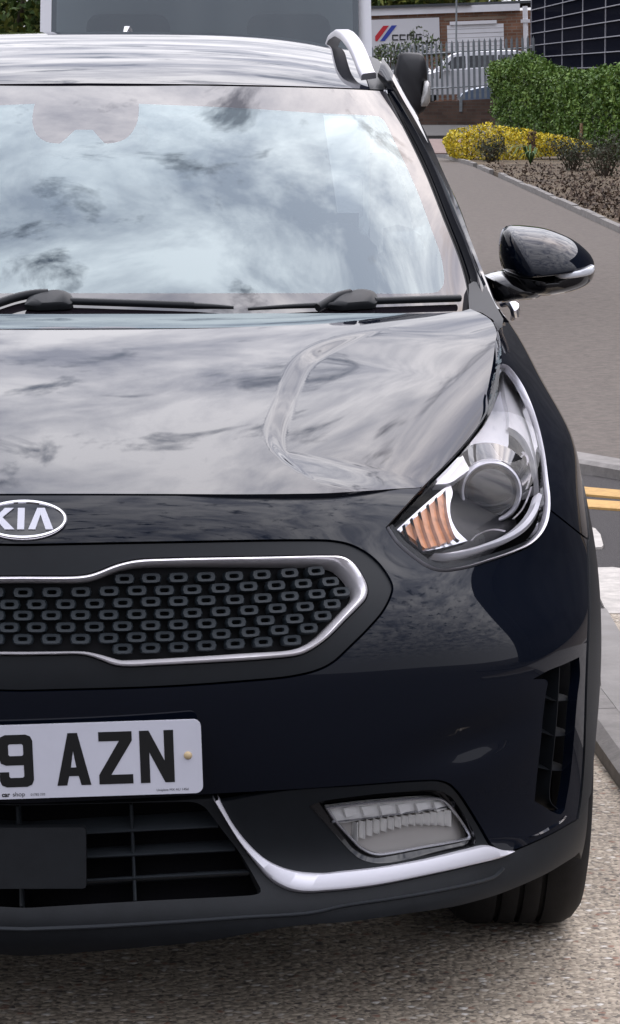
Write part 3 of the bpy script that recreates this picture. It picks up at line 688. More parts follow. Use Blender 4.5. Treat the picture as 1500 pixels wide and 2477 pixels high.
# valance with the lower grille opening
open_px = outline(Z8([(106, 563), (400, 556), (700, 549), (850, 546)]), Z8([(850, 546), (890, 552), (920, 570), (950, 605), (1000, 672), (1080, 775), (1130, 855), (1172, 930)]), Z8([(1172, 930), (1173, 945), (1150, 955), (1100, 960), (600, 986), (106, 1016)]), step=8)
L_lip = ZT([(1130, 800), (1100, 830), (1000, 895), (850, 985), (650, 1080), (400, 1180), (200, 1240), (0, 1290)]) + Z7([(500, 1708), (300, 1737), (0, 1762)]) + [(500, 2280), (250, 2304), (60, 2318)]
vtop = [(60, 1946), (250, 1942), (400, 1937), (480, 1934), (516, 1932)]
vl = np.vstack([tz(crom(vtop, 10)), tz(crom(T_lo, 8))[1:], tz(crom(L_low[::-1], 8))[1:]])
t_b = tz(crom(L_lip, 10)); t_b[-1, 0] = 0; vl[0, 0] = 0
WC, WR = (.87, .31), .372
arch = []
for z_ in np.linspace(.29, .17, 5): arch.append((t_of(WC[0] - math.sqrt(WR**2 - (z_ - WC[1])**2), z_), z_))
opn = tz(open_px); opn[0, 0] = opn[-1, 0] = 0
val = np.vstack([vl, arch, t_b, opn[::-1]])
VAL = Surf(lambda t, z: hull_fn(t, z), (-1.5, 9.5), (.12, 1.05), 130, 90)
vp = offset_poly(val * HSC, .0012) / HSC; vp[:, 0] = np.where(vp[:, 0] < .03, 0, vp[:, 0])
valance = part('lower_valance', panel_mesh('lower_valance', hsurf(.002), vp, (), .011, .03, HSC, True), M['plastic'])
# wheel arch cladding
def arc(r, a0, a1, n):
    o = []
    for a in np.linspace(a0, a1, n):
        y, z = WC[0] - r * math.cos(a), WC[1] + r * math.sin(a); o.append((t_of(y, z), z))
    return o
cl = np.vstack([tz(crom(L_clad, 10))[::-1], arc(.455, 1.0, 2.9, 26), arc(WR, 3.0, -.05, 40)])
part('wheel_arch_cladding', panel_mesh('wheel_arch_cladding', hsurf(-.002), offset_poly(cl * HSC, .001) / HSC, (), .03, .03, HSC), M['plastic'], both=True)
ridge = Z8([(106, 1117), (400, 1106), (750, 1086), (1100, 1062), (1400, 1042)]) + Z7([(250, 1662), (500, 1625), (700, 1590), (850, 1557), (930, 1530), (965, 1495)])
ribbon('lip_ridge_highlight', [(x, y - 5) for x, y in ridge], [(x, y + 6) for x, y in ridge], [(0, -.003), (.35, .0035), (.6, .003), (1, -.003)], mat('lip_ridge_highlight', (.026, .029, .033), .4), HULL, n=90, mirror=True)  # raised strip in a lighter colour, painting in the highlight along the lip
M['slat'] = mat('slat_plastic', (.03, .035, .04), .45, spec=.4)
# lower grille
lg = empty('lower_grille', (0, 0, 0), parent=car)
Sg = hsurf(.075); bk = Sg.inv(open_px); bk[0, 0] = bk[-1, 0] = 0
part('grille_backing', panel_mesh('grille_backing', Sg, offset_poly(bk * HSC, -.01) / HSC, (), .03, .004, HSC, True), M['void'], lg)
for (a, b) in [((106, 700), (985, 655)), ((106, 806), (1062, 760)), ((106, 910), (1132, 858))]:
    x = np.linspace(0, 1, 8); c_ = [(a[0] + (b[0] - a[0]) * s, a[1] + (b[1] - a[1]) * s) for s in x]
    ribbon('slat', Z8([(x, y - 7) for x, y in c_]), Z8([(x, y + 7) for x, y in c_]), [(-.6, -.05), (0, -.004), (.5, -.001), (1, -.004), (1.2, -.05)], M['slat'], hsurf(.022), n=24, parent=lg, mirror=True, snap=False)
for a, b in [((590, 553), (610, 986)), ((76, 562), (94, 1012))]:
    ribbon('grille_bar', Z8([(a[0] - 6, a[1]), (b[0] - 6, b[1])]), Z8([(a[0] + 7, a[1]), (b[0] + 7, b[1])]), [(-.2, -.04), (0, -.002), (.5, 0), (1, -.002), (1.2, -.04)], M['slat'], hsurf(.026), n=10, parent=lg, both=a[0] > 200)
rp = [at(x, y, .012) for x, y in Z8([(372, 655), (384, 660), (387, 672), (389, 915), (386, 926), (374, 930)])]
rp = [(p[0], p[2]) for p in rp]; rp = rp + [(-x, z) for x, z in rp[::-1]]
V, Fc = flat_poly(lambda x, z, h: np.array([x, .010 - h, z]), rp, h0=-.02, h1=0)
part('sensor_cover', mesh('sensor_cover', V, Fc, smooth=False), M['plastic'], lg)

# ---- side air vent in the bumper corner
vent = empty('bumper_vent', (0, 0, 0), parent=car)
part('vent_backing', panel_mesh('vent_backing', hsurf(.055), offset_poly(vent_uv * HSC, -.012) / HSC, (), .02, .003, HSC), M['void'], vent, both=True)
Sv = hsurf(.012)
ribbon('vent_rim', Z7([(1218, 586), (1211, 735), (1198, 890), (1182, 1050), (1172, 1160), (1180, 1200), (1220, 1235)]), Z7([(1222, 586), (1215, 735), (1202, 890), (1186, 1050), (1176, 1160), (1184, 1197), (1224, 1232)]), [(0, -.03), (.2, 0), (.8, 0), (1, -.03)], M['satin'], Sv, n=40, parent=vent, both=True)
for y0, y1, xl, xr in [(722, 738, 1163, 1296), (878, 898, 1150, 1288), (1038, 1054, 1132, 1276)]:
    ribbon('vent_slat', Z7([(xl, y0 + 4), (1205, y1), (xr, y0 + 10)]), Z7([(xl, y0), (1205, y0 - 4), (xr, y0 - 8)]), [(-.3, -.03), (0, -.002), (1, -.022), (1.6, -.05)], M['satin'], Sv, n=14, parent=vent, both=True)
ribbon('vent_highlight_fin', Z7([(1078, 1347), (1130, 1272), (1168, 1240), (1205, 1254), (1243, 1236)]), Z7([(1080, 1352), (1130, 1338), (1185, 1308), (1225, 1282), (1246, 1258)]), [(0, -.030), (.5, -.010), (1, .003), (1.05, -.004)], M['paint'], HULL, n=24, parent=vent, both=True)  # panel added and tilted upwards to show a sky highlight here

# ---- headlamp
lamp = empty('headlamp', (0, 0, 0), parent=car)
lens_px = outline(L_lamp_corner, L_lamp_in, L_lamp_out[::-1], L_lamp_low[::-1], step=7)
S_b = hsurf(.085)
hp('lamp_housing', offset_poly(tz(lens_px) * HSC, .006) / HSC, M['dark_grey'], off=.07, parent=lamp, spacing=.025, both=True, uv=True)
lz = offset_poly(tz(lens_px) * HSC, .004) / HSC
part('lamp_lens', panel_mesh('lamp_lens', HULL, lz, (), .010, .018, HSC), M['lens'], lamp, both=True)
trim_o = L_lamp_low + L_lamp_out[1:]
def inset_px(px, d):
    p = np.asarray(crom(px, 8)); t_ = np.gradient(p, axis=0); t_ /= np.linalg.norm(t_, axis=1)[:, None]
    return p + np.stack([t_[:, 1], -t_[:, 0]], -1) * (d if np.isscalar(d) else np.interp(np.linspace(0, 1, len(p)), *d)[:, None])
ribbon('lamp_trim', trim_o, inset_px(trim_o, ([0, .1, .25, .45, .52, .6, 1], [1.5, 3, 4.5, 6.5, 6.5, 4, 2])), [(0, -.006), (.1, .0015), (.5, .004), (.9, .0015), (1, -.008)], M['rail_silver'], HULL, n=150, parent=lamp, both=True)
ribbon('lamp_gasket', L_lamp_corner + L_lamp_in[1:], inset_px(L_lamp_corner + L_lamp_in[1:], 5), [(0, -.004), (.5, .002), (1, -.004)], M['seal'], HULL, n=80, parent=lamp, both=True)
# dark border, indicator, projector, guides
ribbon('lamp_border', inset_px(trim_o, 5), inset_px(trim_o, ([0, .15, .3, .5, 1], [16, 19, 15, 13, 9])), [(0, 0), (1, 0)], M['satin'], hsurf(.006), n=120, parent=lamp, both=True)
amb = outline(Z5([(150, 1072), (300, 935), (400, 850), (470, 795)]), Z5([(470, 795), (485, 850), (470, 920), (475, 1000), (510, 1075), (575, 1140)]), Z5([(575, 1140), (430, 1180), (310, 1203)]), Z5([(310, 1203), (235, 1145), (150, 1072)]), step=6)
hp('indicator_backing', amb, M['silver_plastic'], off=.035, parent=lamp, spacing=.012, both=True)
hp('indicator', outline(Z5([(185, 1075), (310, 955), (430, 850)]), Z5([(430, 850), (445, 950), (455, 1060), (490, 1130)]), Z5([(490, 1130), (400, 1165), (320, 1185)]), Z5([(320, 1185), (250, 1130), (185, 1075)]), step=6), M['amber'], off=.030, parent=lamp, spacing=.012, both=True)
for c in [[(195,1040),(205,1085),(225,1130)], [(240,1000),(262,1080),(300,1185)], [(288,960),(315,1070),(355,1180)], [(338,915),(365,1040),(412,1168)], [(388,875),(412,1010),(470,1150)], [(440,835),(455,990),(500,1120),(525,1140)]]:
    ribbon('indicator_rib', Z5([(x - 3, y) for x, y in c]), Z5([(x + 4, y) for x, y in c]), [(0, -.006), (.5, .001), (1, -.006)], M['silver_plastic'], hsurf(.024), n=14, parent=lamp, both=True)
S_w = hsurf(.03)
wingL = outline(Z5([(772, 235), (745, 300), (690, 420), (590, 560), (470, 700), (380, 800)]), Z5([(380, 800), (470, 790), (540, 745), (620, 690), (700, 660), (780, 660), (822, 560)]), Z5([(822, 560), (820, 400), (800, 310), (772, 235)]), step=7)
wingR = outline(Z5([(790, 120), (830, 150), (880, 230), (940, 360), (985, 500), (1012, 640), (1022, 800), (1015, 950)]), Z5([(1015, 950), (995, 800), (968, 640), (920, 530), (870, 480), (822, 455)]), Z5([(822, 455), (822, 380), (800, 260), (790, 120)]), step=7)
M['lamp_satin'] = mat('lamp_bezel_satin', (0.62, 0.62, 0.65), 0.3, 0.75)
M['lamp_frost'] = mat('lamp_bezel_frosted', (0.50, 0.49, 0.50), 0.45, 0.5, bump=.3, bscale=500, bdist=.0005)
hp('lamp_bezel', wingL, M['lamp_satin'], off=.030, parent=lamp, spacing=.012, both=True)
hp('lamp_reflector', wingR, M['lamp_frost'], off=.022, parent=lamp, spacing=.012, both=True)
cpx = Z5([(715, 845)])[0]; S_p = hsurf(.045); cu = S_p.inv([cpx]); pc3 = S_p.f(cu[:, 0], cu[:, 1])[0]
vd = CAM - pc3; vd = np.array([.08, -1, .10]); vd /= np.linalg.norm(vd)
pu = np.cross(vd, (0, 0, 1.)); pu /= -np.linalg.norm(pu); pv = np.cross(pu, vd); pv = pv if pv[2] > 0 else -pv
mpp = (at(1188, 1190, pc3[1])[0] - at(1187, 1190, pc3[1])[0])
def circ(r, h, n=48): return [pc3 + (pu * math.cos(2*math.pi*k/n) + pv * math.sin(2*math.pi*k/n)) * r * mpp + vd * h for k in range(n)]
V, Fc = loft_rows([circ(78, -.012), circ(76, .000), circ(73, .007), circ(70, .008), circ(66, .002), circ(64, -.012)])
part('projector_ring', mesh('projector_ring', V, [f[::-1] for f in Fc], sharp=35), M['satin_silver'], lamp, both=True)
V, Fc = loft_rows([circ(66, -.012)] + [circ(64 * math.cos(a), -.006 + .010 * math.sin(a)) for a in np.linspace(.0, 1.5, 9)], cap=True)
M['proj'] = mat('projector_glass', (0.010, 0.011, 0.014), 0.05, ior=1.55)
part('projector_lens', mesh('projector_lens', V, Fc, sharp=60), M['proj'], lamp, both=True)
V, Fc = loft_rows([circ(118, -.05), circ(100, -.03), circ(80, -.008)])
part('projector_pod', mesh('projector_pod', V, Fc), M['gloss_black'], lamp, both=True)
drl_o = Z5([(365, 1228), (450, 1242), (560, 1228), (700, 1190), (840, 1140), (930, 1080), (990, 1000), (1022, 900)])
drl_i = Z5([(362, 1222), (450, 1212), (560, 1190), (700, 1145), (830, 1085), (910, 1020), (965, 940), (995, 850)])
M['guide'] = mat('light_guide', (0.72, 0.71, 0.74), 0.25, 0.1, coat=.5)
ribbon('light_guide', drl_o, drl_i, [(0, -.012), (.1, .0), (.5, .006), (.9, .002), (1, -.012)], M['guide'], hsurf(.010), n=60, parent=lamp, both=True)
for c in [[(905,605),(935,635),(938,670),(905,745)], [(870,700),(890,640),(920,610)], [(960,815),(940,880),(905,950),(850,1008)], [(955,745),(945,790),(930,830)], [(600,1140),(625,1110),(680,1080),(740,1070),(800,1080)]]:
    ribbon('lamp_line', Z5([(x - 4, y - 3) for x, y in c]), Z5([(x + 4, y + 3) for x, y in c]), [(0, -.002), (.5, .002), (1, -.002)], M['trim_chrome'], hsurf(.014), n=16, parent=lamp, both=True)

# ---- front wing, doors, body side
t_d = [(t_of(1.40 + .10 * (z_ - .6), z_), z_) for z_ in np.linspace(1.035, .30, 20)]
wing = np.vstack([tz(crom(L_bump_gap, 8))[::-1], tz(crom(L_lamp_out, 8))[1:], tz(crom(L_fend_gap, 8))[1:-8], t_d[1:], arc(.457, 3.1, 1.02, 30)])
part('front_wing', panel_mesh('front_wing', HULL, offset_poly(wing * HSC, .0018) / HSC, (), .016, .014, HSC), M['paint'], both=True)
def yline(y, za, zb_, n=14, k=.0): return [(t_of(y + k * (z - .6), z), z) for z in np.linspace(za, zb_, n)]
def zline(ya, yb, z, n=12): return [(t_of(y, z), z) for y in np.linspace(ya, yb, n)]
fd = np.array(yline(1.405, .32, 1.035, 14, .10) + zline(1.46, 2.42, 1.04) + yline(2.42, 1.035, .32) + zline(2.40, 1.40, .32))
rd = np.array(yline(2.43, .32, 1.035) + zline(2.45, 3.30, 1.04) + yline(3.32, 1.035, .55) + zline(3.25, 3.12, .50, 3) + zline(3.1, 2.45, .32))
rq = np.array(yline(3.34, .62, 1.035) + zline(3.36, 4.2, 1.04) + yline(4.22, 1.03, .3) + zline(4.1, 3.9, .3, 4) + zline(3.88, 3.4, .66, 6))
for nm, pl in (('front_door', fd), ('rear_door', rd), ('rear_quarter', rq)):
    part(nm, panel_mesh(nm, HULL, offset_poly(pl * HSC, .002) / HSC, (), .05, .012, HSC), M['paint'], both=True)
sill = np.array(zline(1.28, 3.15, .305, 24) + zline(3.15, 1.22, .17, 24))
part('sill_cladding', panel_mesh('sill_cladding', HULL, sill, (), .05, .012, HSC), M['plastic'], both=True)
# dark structure behind the skins
gt = np.linspace(-12.5, 12.5, 110); gz = np.linspace(.16, .97, 26); G_t, G_z = np.meshgrid(gt, gz, indexing='ij')
PS = hull_fn(G_t.ravel(), G_z.ravel()) - Surf.n(HULLN, G_t.ravel(), G_z.ravel()) * .095
Fs = [(i*26 + j, (i+1)*26 + j, (i+1)*26 + j + 1, i*26 + j + 1) for i in range(109) for j in range(25)]
keep = []
for f in Fs:
    c = PS[list(f)].mean(0)
    if min(math.hypot(c[1] - .87, c[2] - .31), math.hypot(c[1] - 3.57, c[2] - .31)) > .37 or abs(c[0]) < .5: keep.append(f)
part('body_structure', mesh('body_structure', PS, keep), M['void'])
mb = MB(); mb.box((-.62, .35, .19), (.62, 4.1, .26)); mb.build('underbody', M['void'], car)

# ---- windscreen, roof, pillars
WT = POLY([(0, 1.02, .995), (.4, 1.05, .995), (.76, 1.19, .995), (0, 1.08, 1.03), (.4, 1.11, 1.03), (.75, 1.25, 1.03), (0, 1.47, 1.255), (.4, 1.495, 1.25), (.69, 1.59, 1.24), (0, 1.86, 1.447), (.4, 1.88, 1.442), (.60, 1.93, 1.432), (.2, 1.47, 1.254), (.2, 1.865, 1.446), (0, 2.0, 1.51), (.5, 2.03, 1.50)], 3, 4, 1e-7)
ws_fn = lambda x, y: np.column_stack([np.atleast_1d(x), np.atleast_1d(y), WT(np.atleast_1d(x), np.atleast_1d(y))])
WS = Surf(ws_fn, (-.35, .85), (1.0, 2.0), 80, 80)
W_top = [(213, 205.5), (450, 207), (640, 210), (764, 213), (888, 218), (931, 221)]
W_side = [(931, 221), (962, 283), (994.5, 347.6), (1028.5, 420), (1067, 517), (1110.6, 628), (1129, 698), (1136, 752), (1138, 775)]
wu = np.vstack([WS.inv(crom(W_top, 14)), WS.inv(crom(W_side, 10))[1:]]); wu[0, 0] = 0
yb = [(.7, 1.14), (.5, 1.07), (.25, 1.035), (0, 1.03)]
wpoly = np.vstack([wu, crom(np.array([wu[-1]] + yb), .03)[1:]])
G_top = [(337, 251), (573, 261), (764, 273), (890, 279), (915, 281)]
G_side = [(915, 281), (926, 288), (957, 347.6), (1010, 463.6), (1043.6, 554), (1067, 621), (1074, 660)]
G_bot = [(1074, 660), (1073, 688), (1060, 705), (1035, 709), (800, 709), (500, 709), (213, 709)]
notch = ZW([(641, 340), (668, 340)]), ZW([(668, 340), (755, 435), (770, 440)]), ZW([(770, 440), (860, 425), (930, 385), (985, 300), (1000, 230), (1003, 160), (1003, 150)])
gpx = [crom(notch[0], 8), crom(notch[1], 8), crom(notch[2], 8), np.array([(337, 251)]), crom(G_top, 12), crom(G_side, 10), crom(G_bot, 14)]
gu = WS.inv(np.vstack(gpx)); 
d_ = np.linalg.norm(np.diff(gu, axis=0), axis=1); gu = gu[np.concatenate([[True], d_ > 1e-4])]; gu[0, 0] = gu[-1, 0] = 0
WS_f = WS
glassm = panel_mesh('windscreen_glass', WS, np.vstack([gu]), (), .02, .0, (1, 1), True, only_surface=True)
ws = empty('windscreen', (0, 0, 0), parent=car)
part('glass', glassm, M['screen'], ws)
part('black_border', panel_mesh('black_border', WS, np.vstack([wpoly, gu[::-1]]), (), .02, .004, (1, 1), True), M['frit'], ws)
W_seal = [(938, 221), (973, 283), (1008, 347.6), (1042, 420), (1080, 517), (1120.6, 621), (1139, 685), (1143, 745)]
ribbon('screen_seal', W_side[:-1], W_seal, [(-.1, -.002), (.1, .002), (.6, -.004), (1, -.004)], M['seal'], WS, n=60, parent=ws, both=True)
# roof
RT = POLY([(0, 1.86, 1.449), (0, 2.0, 1.488), (0, 2.2, 1.526), (0, 2.5, 1.553), (0, 3.0, 1.566), (0, 3.5, 1.545), (0, 4.0, 1.48), (.3, 1.875, 1.446), (.3, 2.5, 1.545), (.3, 3.2, 1.553), (.5, 1.90, 1.437), (.5, 2.1, 1.485), (.5, 2.5, 1.526), (.5, 3.0, 1.538), (.5, 3.6, 1.512), (.5, 4.0, 1.455), (.6, 1.93, 1.432), (.61, 2.2, 1.478), (.61, 2.6, 1.500), (.60, 3.2, 1.500), (.57, 4.0, 1.44)], 3, 5, 1e-7); print('roof fit', RT.res)
RF = Surf(lambda x, y: np.column_stack([np.atleast_1d(x), np.atleast_1d(y), RT(np.atleast_1d(x), np.atleast_1d(y))]), (-.35, .7), (1.8, 4.1), 80, 90)
R_front = [(213, 201), (450, 203), (640, 206), (764, 209.5), (868, 214), (893, 216)]
rf = RF.inv(crom(R_front, 12)); rf[0, 0] = 0
R_side = [tuple(rf[-1])] + [(.568, 2.0), (.560, 2.2), (.555, 2.6), (.55, 3.2), (.53, 3.9), (.50, 4.0), (0, 4.02)]
rpoly = np.vstack([rf, crom(R_side[:-1], .03)[1:], [(0.25, 4.02), (0, 4.02)]])
part('roof', panel_mesh('roof', RF, rpoly, (), .02, .012, (1, 1), True), M['paint'])
mould = np.vstack([crom(R_side[:-2], .03), [(.575, 3.85)], crom([(.60, 3.3), (.61, 2.6), (.612, 2.2), (.607, 2.0)], .04), RF.inv([(931, 217.5)])])
part('roof_moulding', panel_mesh('roof_moulding', RF, offset_poly(mould, .002), (), .03, .01), M['satin'], both=True)
# pillar and door frame, from the seal out to the outline of the car
sl = crom(W_seal + [(1146, 800)], 12); inner = WS.at(sl) + (.0, .002, -.003)
P_mid = ZR([(500, 470), (590, 590), (650, 690), (735, 840), (830, 1000), (900, 1110)]) + Z3([(198, 0), (300, 240), (400, 500), (480, 700), (525, 800), (560, 900), (590, 960)])
P_out = ZR([(540, 330), (620, 440), (735, 655), (850, 850), (970, 1090)]) + Z3([(222, 0), (333, 240), (432, 520), (502, 710), (552, 830), (612, 970), (640, 1010)])
def rsn(c, n):
    c = np.asarray(c); d = np.concatenate([[0], np.cumsum(np.linalg.norm(np.diff(c, axis=0), axis=1))]); q = np.linspace(0, d[-1], n)
    return np.stack([np.interp(q, d, c[:, i]) for i in range(c.shape[1])], -1)
n_ = 60; inn = rsn(inner, n_); pm = rsn(crom(P_mid, 10), n_); po = rsn(crom(P_out, 10), n_)
mid = np.array([at(a[0], a[1], y + .045) for a, y in zip(pm, inn[:, 1])]); out = np.array([at(a[0], a[1], y + .085) for a, y in zip(po, inn[:, 1])])
m1 = inn * .5 + mid * .5 + (.004, -.012, .010); back = out + (.004, .10, -.02)
def strip(name, rows, m, both=True, sharp=60):
    V, Fc = loft_rows(rows, closed=False); V = np.array(V); q = Fc[len(Fc)//2]
    if np.cross(V[q[1]] - V[q[0]], V[q[2]] - V[q[0]]) @ (CAM - V[q[0]]) < 0: Fc = [f[::-1] for f in Fc]
    return part(name, mesh(name, V, Fc, sharp=sharp), m, None, both)
strip('pillar', [list(inn + (0, .01, -.012)), list(inn), list(m1), list(mid), list(mid + (.0, .02, -.008))], M['paint'])
strip('door_frame', [list(mid + (0, .015, -.004)), list((mid + out) / 2 + (.002, -.002, .002)), list(out), list(back)], M['gloss_black'])
# roof side above the door, side and rear glass
ys = np.linspace(1.95, 3.95, 24)
cant = np.array([(.612 - .03 * ((y - 1.95) / 2) ** 2, y, float(RT(np.array([.60]), np.array([y]))[0])) for y in ys])
rows = [list(cant + (-.01, 0, -.004)), list(cant + (.012, 0, -.006)), list(cant + (.035, 0, -.035)), list(cant + (.045, 0, -.07))]
strip('roof_side', rows, M['paint'])
belt = np.array([hull_fn([t_of(y, 1.045)], [1.045])[0] for y in np.linspace(1.55, 3.95, 24)]) + (-.02, 0, 0)
strip('side_window', [list(belt), list((belt + cant + (.045, 0, -.07)) / 2 + (.02, 0, 0)), list(cant + (.043, 0, -.07))], M['side_glass'])
rw = [(-.5, 3.98, 1.46), (.5, 3.98, 1.46), (.56, 4.2, 1.08), (-.56, 4.2, 1.08)]
mb = MB(); mb.quad(*rw); mb.build('rear_window', M['side_glass'], car)
mb = MB(); mb.quad((-.62, 4.22, .3), (.62, 4.22, .3), (.62, 4.21, 1.08), (-.62, 4.21, 1.08)); mb.build('tailgate', M['paint'], car)
# ---- roof rail
railc = [at(px, py, y) for (px, py), y in zip(ZR([(418, 500), (390, 440), (350, 330), (300, 225), (245, 150), (200, 118), (172, 110)]), [1.965, 1.985, 2.04, 2.10, 2.20, 2.38, 2.65])] + [at(818, 84, 3.0), at(808, 92, 3.4), at(802, 108, 3.65)]
railc = crom(railc, .03); rl = []
for i, p in enumerate(railc):
    t_ = railc[min(i+1, len(railc)-1)] - railc[max(i-1, 0)]; t_ /= np.linalg.norm(t_)
    x_ = np.array([1., 0, 0]); x_ -= t_ * (x_ @ t_); x_ /= np.linalg.norm(x_); u_ = np.cross(x_, t_)
    wd_, hh = .016, .008
    rl.append([p + x_ * wd_ * a + u_ * hh * b for a, b in ((-1, -1), (-1, .5), (-.75, 1), (.75, 1), (1, .5), (1, -1))])
V, Fc = loft_rows(rl); Fc += [tuple(range(6)), tuple(range(len(V) - 6, len(V)))]
me = mesh('roof_rail', V, Fc, sharp=50)
part('roof_rail', me, M['rail_silver'], None, True)
# aerial fin on the roof
fy = [3.45, 3.5, 3.6, 3.7]; fr = [(.004, .005), (.012, .03), (.02, .052), (.024, .055)]
rows = []
for y, (w_, h_) in zip(fy, fr):
    z0 = float(RT(np.array([0.]), np.array([y]))[0]) - .01; rows.append([np.array([w_ * a, y, z0 + (h_ + .01) * b]) for a, b in ((-1, 0), (-.7, .6), (-.35, 1), (.35, 1), (.7, .6), (1, 0))])
part('aerial_fin', mesh('aerial_fin', *loft_rows(rows, closed=False, cap=True), sharp=50), M['silver_plastic'])

# ---- cowl and wipers
mb = MB(); n_ = 24; xs = np.linspace(-.74, .74, n_)
for i in range(n_ - 1):
    a, b = xs[i], xs[i+1]; ya, yb_ = 1.0 + .2 * a * a, 1.0 + .2 * b * b
    mb.quad((a, ya, .985), (b, yb_, .985), (b, yb_ + .12, 1.02), (a, ya + .12, 1.02))
mb.build('cowl', M['plastic'], car)
def wiper(pts_arm, blob, blade, thin):
    w_ = empty('wiper', (0, 0, 0), parent=car)
    def P(q, lift): 
        uv = WS.inv(q); return WS.f(uv[:, 0], uv[:, 1]) + WS.n(uv[:, 0], uv[:, 1]) * lift
    for nm, q, lift, r0, r1 in (('wiper_blade', blade, .011, .0068, .0068), ('wiper_blade', thin, .010, .0062, .003)):
        c = P(crom(Z4(q), 12), lift); r = np.linspace(r0, r1, len(c)); MB().tube(c, list(r), 8).build(nm, M['satin'], w_, sharp=50)
    c = P(crom(Z4(pts_arm), 8), .012); MB().tube(c, .008, 8).build('wiper_arm', M['satin'], w_, sharp=50)
    o_ = outline(Z4(blob), step=6); base = P(o_, .004); topp = P(o_, .014); cen = topp.mean(0)
    V, Fc = loft_rows([list(base), list(topp), list(cen + (topp - cen) * .75 + (0, -.004, .003))], cap=True)
    part('wiper_hub', mesh('wiper_hub', V, Fc, sharp=45), M['plastic'], w_)
    return w_
wiper([(915, 128), (945, 110), (975, 94), (1010, 86)], [(950, 122), (968, 100), (1000, 84), (1045, 76), (1078, 86), (1086, 100), (1084, 116), (1040, 122), (990, 126)], [(1080, 107), (1200, 103), (1322, 99)], [(1000, 116), (850, 121), (715, 129)])
wiper([(-40, 128), (0, 114), (50, 98), (100, 88), (140, 86)], [(72, 122), (85, 100), (120, 86), (165, 78), (200, 88), (212, 104), (208, 118), (160, 124), (110, 126)], [(205, 108), (420, 115), (560, 120)], [(560, 120), (620, 122), (674, 125)])

# ---- door mirror
mir = empty('door_mirror', (0, 0, 0), parent=car)
def blob(name, px, y0, depth, back, m, parent, cen=None, pw=.5, rings=9, both=True):
    """rounded shell: traced outline at y0 bulging towards the viewer by depth and closed behind"""
    o_ = outline(*px, step=6) if isinstance(px[0][0], tuple) or isinstance(px[0], list) else crom(px, 6, True)
    rim = np.array([at(x, y, y0) for x, y in o_]); c = rim.mean(0) if cen is None else at(*cen, y0); rows = [list(rim + (c - rim) * .12 + (0, back, 0)), list(rim + (0, back * .5, 0))]
    for a in np.linspace(0, math.pi/2 * .96, rings):
        s = math.cos(a) ** pw; rows.append(list(c + (rim - c) * s + (0, -depth * math.sin(a) ** 1.0, 0)))
    V, Fc = loft_rows(rows, cap=True); V = np.array(V); q = Fc[len(o_) * 3]
    if np.cross(V[q[1]] - V[q[0]], V[q[2]] - V[q[0]]) @ (CAM - V[q[0]]) < 0: Fc = [f[::-1] for f in Fc]
    return part(name, mesh(name, V, Fc, sharp=60), m, parent, both)
capo = Z3([(655, 415), (690, 385), (760, 380), (850, 386), (950, 400), (1050, 430), (1150, 475), (1230, 535), (1280, 590), (1304, 645), (1300, 668), (1200, 692), (1050, 714), (900, 730), (780, 734), (700, 728), (660, 700), (640, 640), (630, 560), (636, 480)])
blob('mirror_cap', capo, 1.66, .15, .10, M['paint'], mir, cen=Z3([(840, 705)])[0], pw=.92, rings=16)
lowo = Z3([(640, 706), (700, 728), (780, 736), (900, 732), (1050, 718), (1200, 700), (1304, 668), (1308, 700), (1290, 760), (1250, 800), (1150, 842), (1000, 872), (900, 880), (780, 860), (690, 800)])
blob('mirror_base', lowo, 1.665, .085, .10, M['gloss_black'], mir, pw=.6)
armo = outline(Z3([(515, 735), (580, 716), (650, 706), (720, 730), (830, 790), (945, 860)]), Z3([(945, 860), (900, 892), (740, 915), (650, 925), (590, 920)]), Z3([(590, 920), (545, 830), (515, 735)]), step=6)
blob('mirror_arm', [tuple(p) for p in armo], 1.66, .07, .06, M['gloss_black'], mir, pw=.5)
indo = Z3([(1010, 720), (1100, 703), (1200, 693), (1306, 664), (1311, 690), (1290, 722), (1200, 746), (1100, 758), (1056, 757)])
M['ind_white'] = mat('indicator_clear', (0.72, 0.73, 0.76), 0.25, 0.1, coat=.8)
blob('mirror_indicator', indo, 1.555, .02, .09, M['ind_white'], mir, pw=.4)
sail = Z3([(402, 975), (400, 800), (432, 778), (500, 790), (545, 850), (600, 960), (650, 1050), (640, 1110), (612, 1120), (575, 1055), (500, 1006)])
V, Fc = flat_poly(lambda x, y, h: at(x, y, 1.115 + .20 * np.clip((792 - y) / 114, 0, 1.05) - h), np.array(sail), h0=-.04, h1=0)
part('mirror_sail', mesh('mirror_sail', V, Fc, sharp=30), M['satin'], None, True)
MB().tube([at(*Z3([(645, 940)])[0], 2.0), at(*Z3([(690, 925)])[0], 1.97), at(*Z3([(728, 960)])[0], 1.96), at(*Z3([(738, 1010)])[0], 2.0), at(*Z3([(715, 1045)])[0], 2.1)], [.008, .010, .011, .010, .006], 10).build('door_handle', M['chrome'], car, sharp=60)

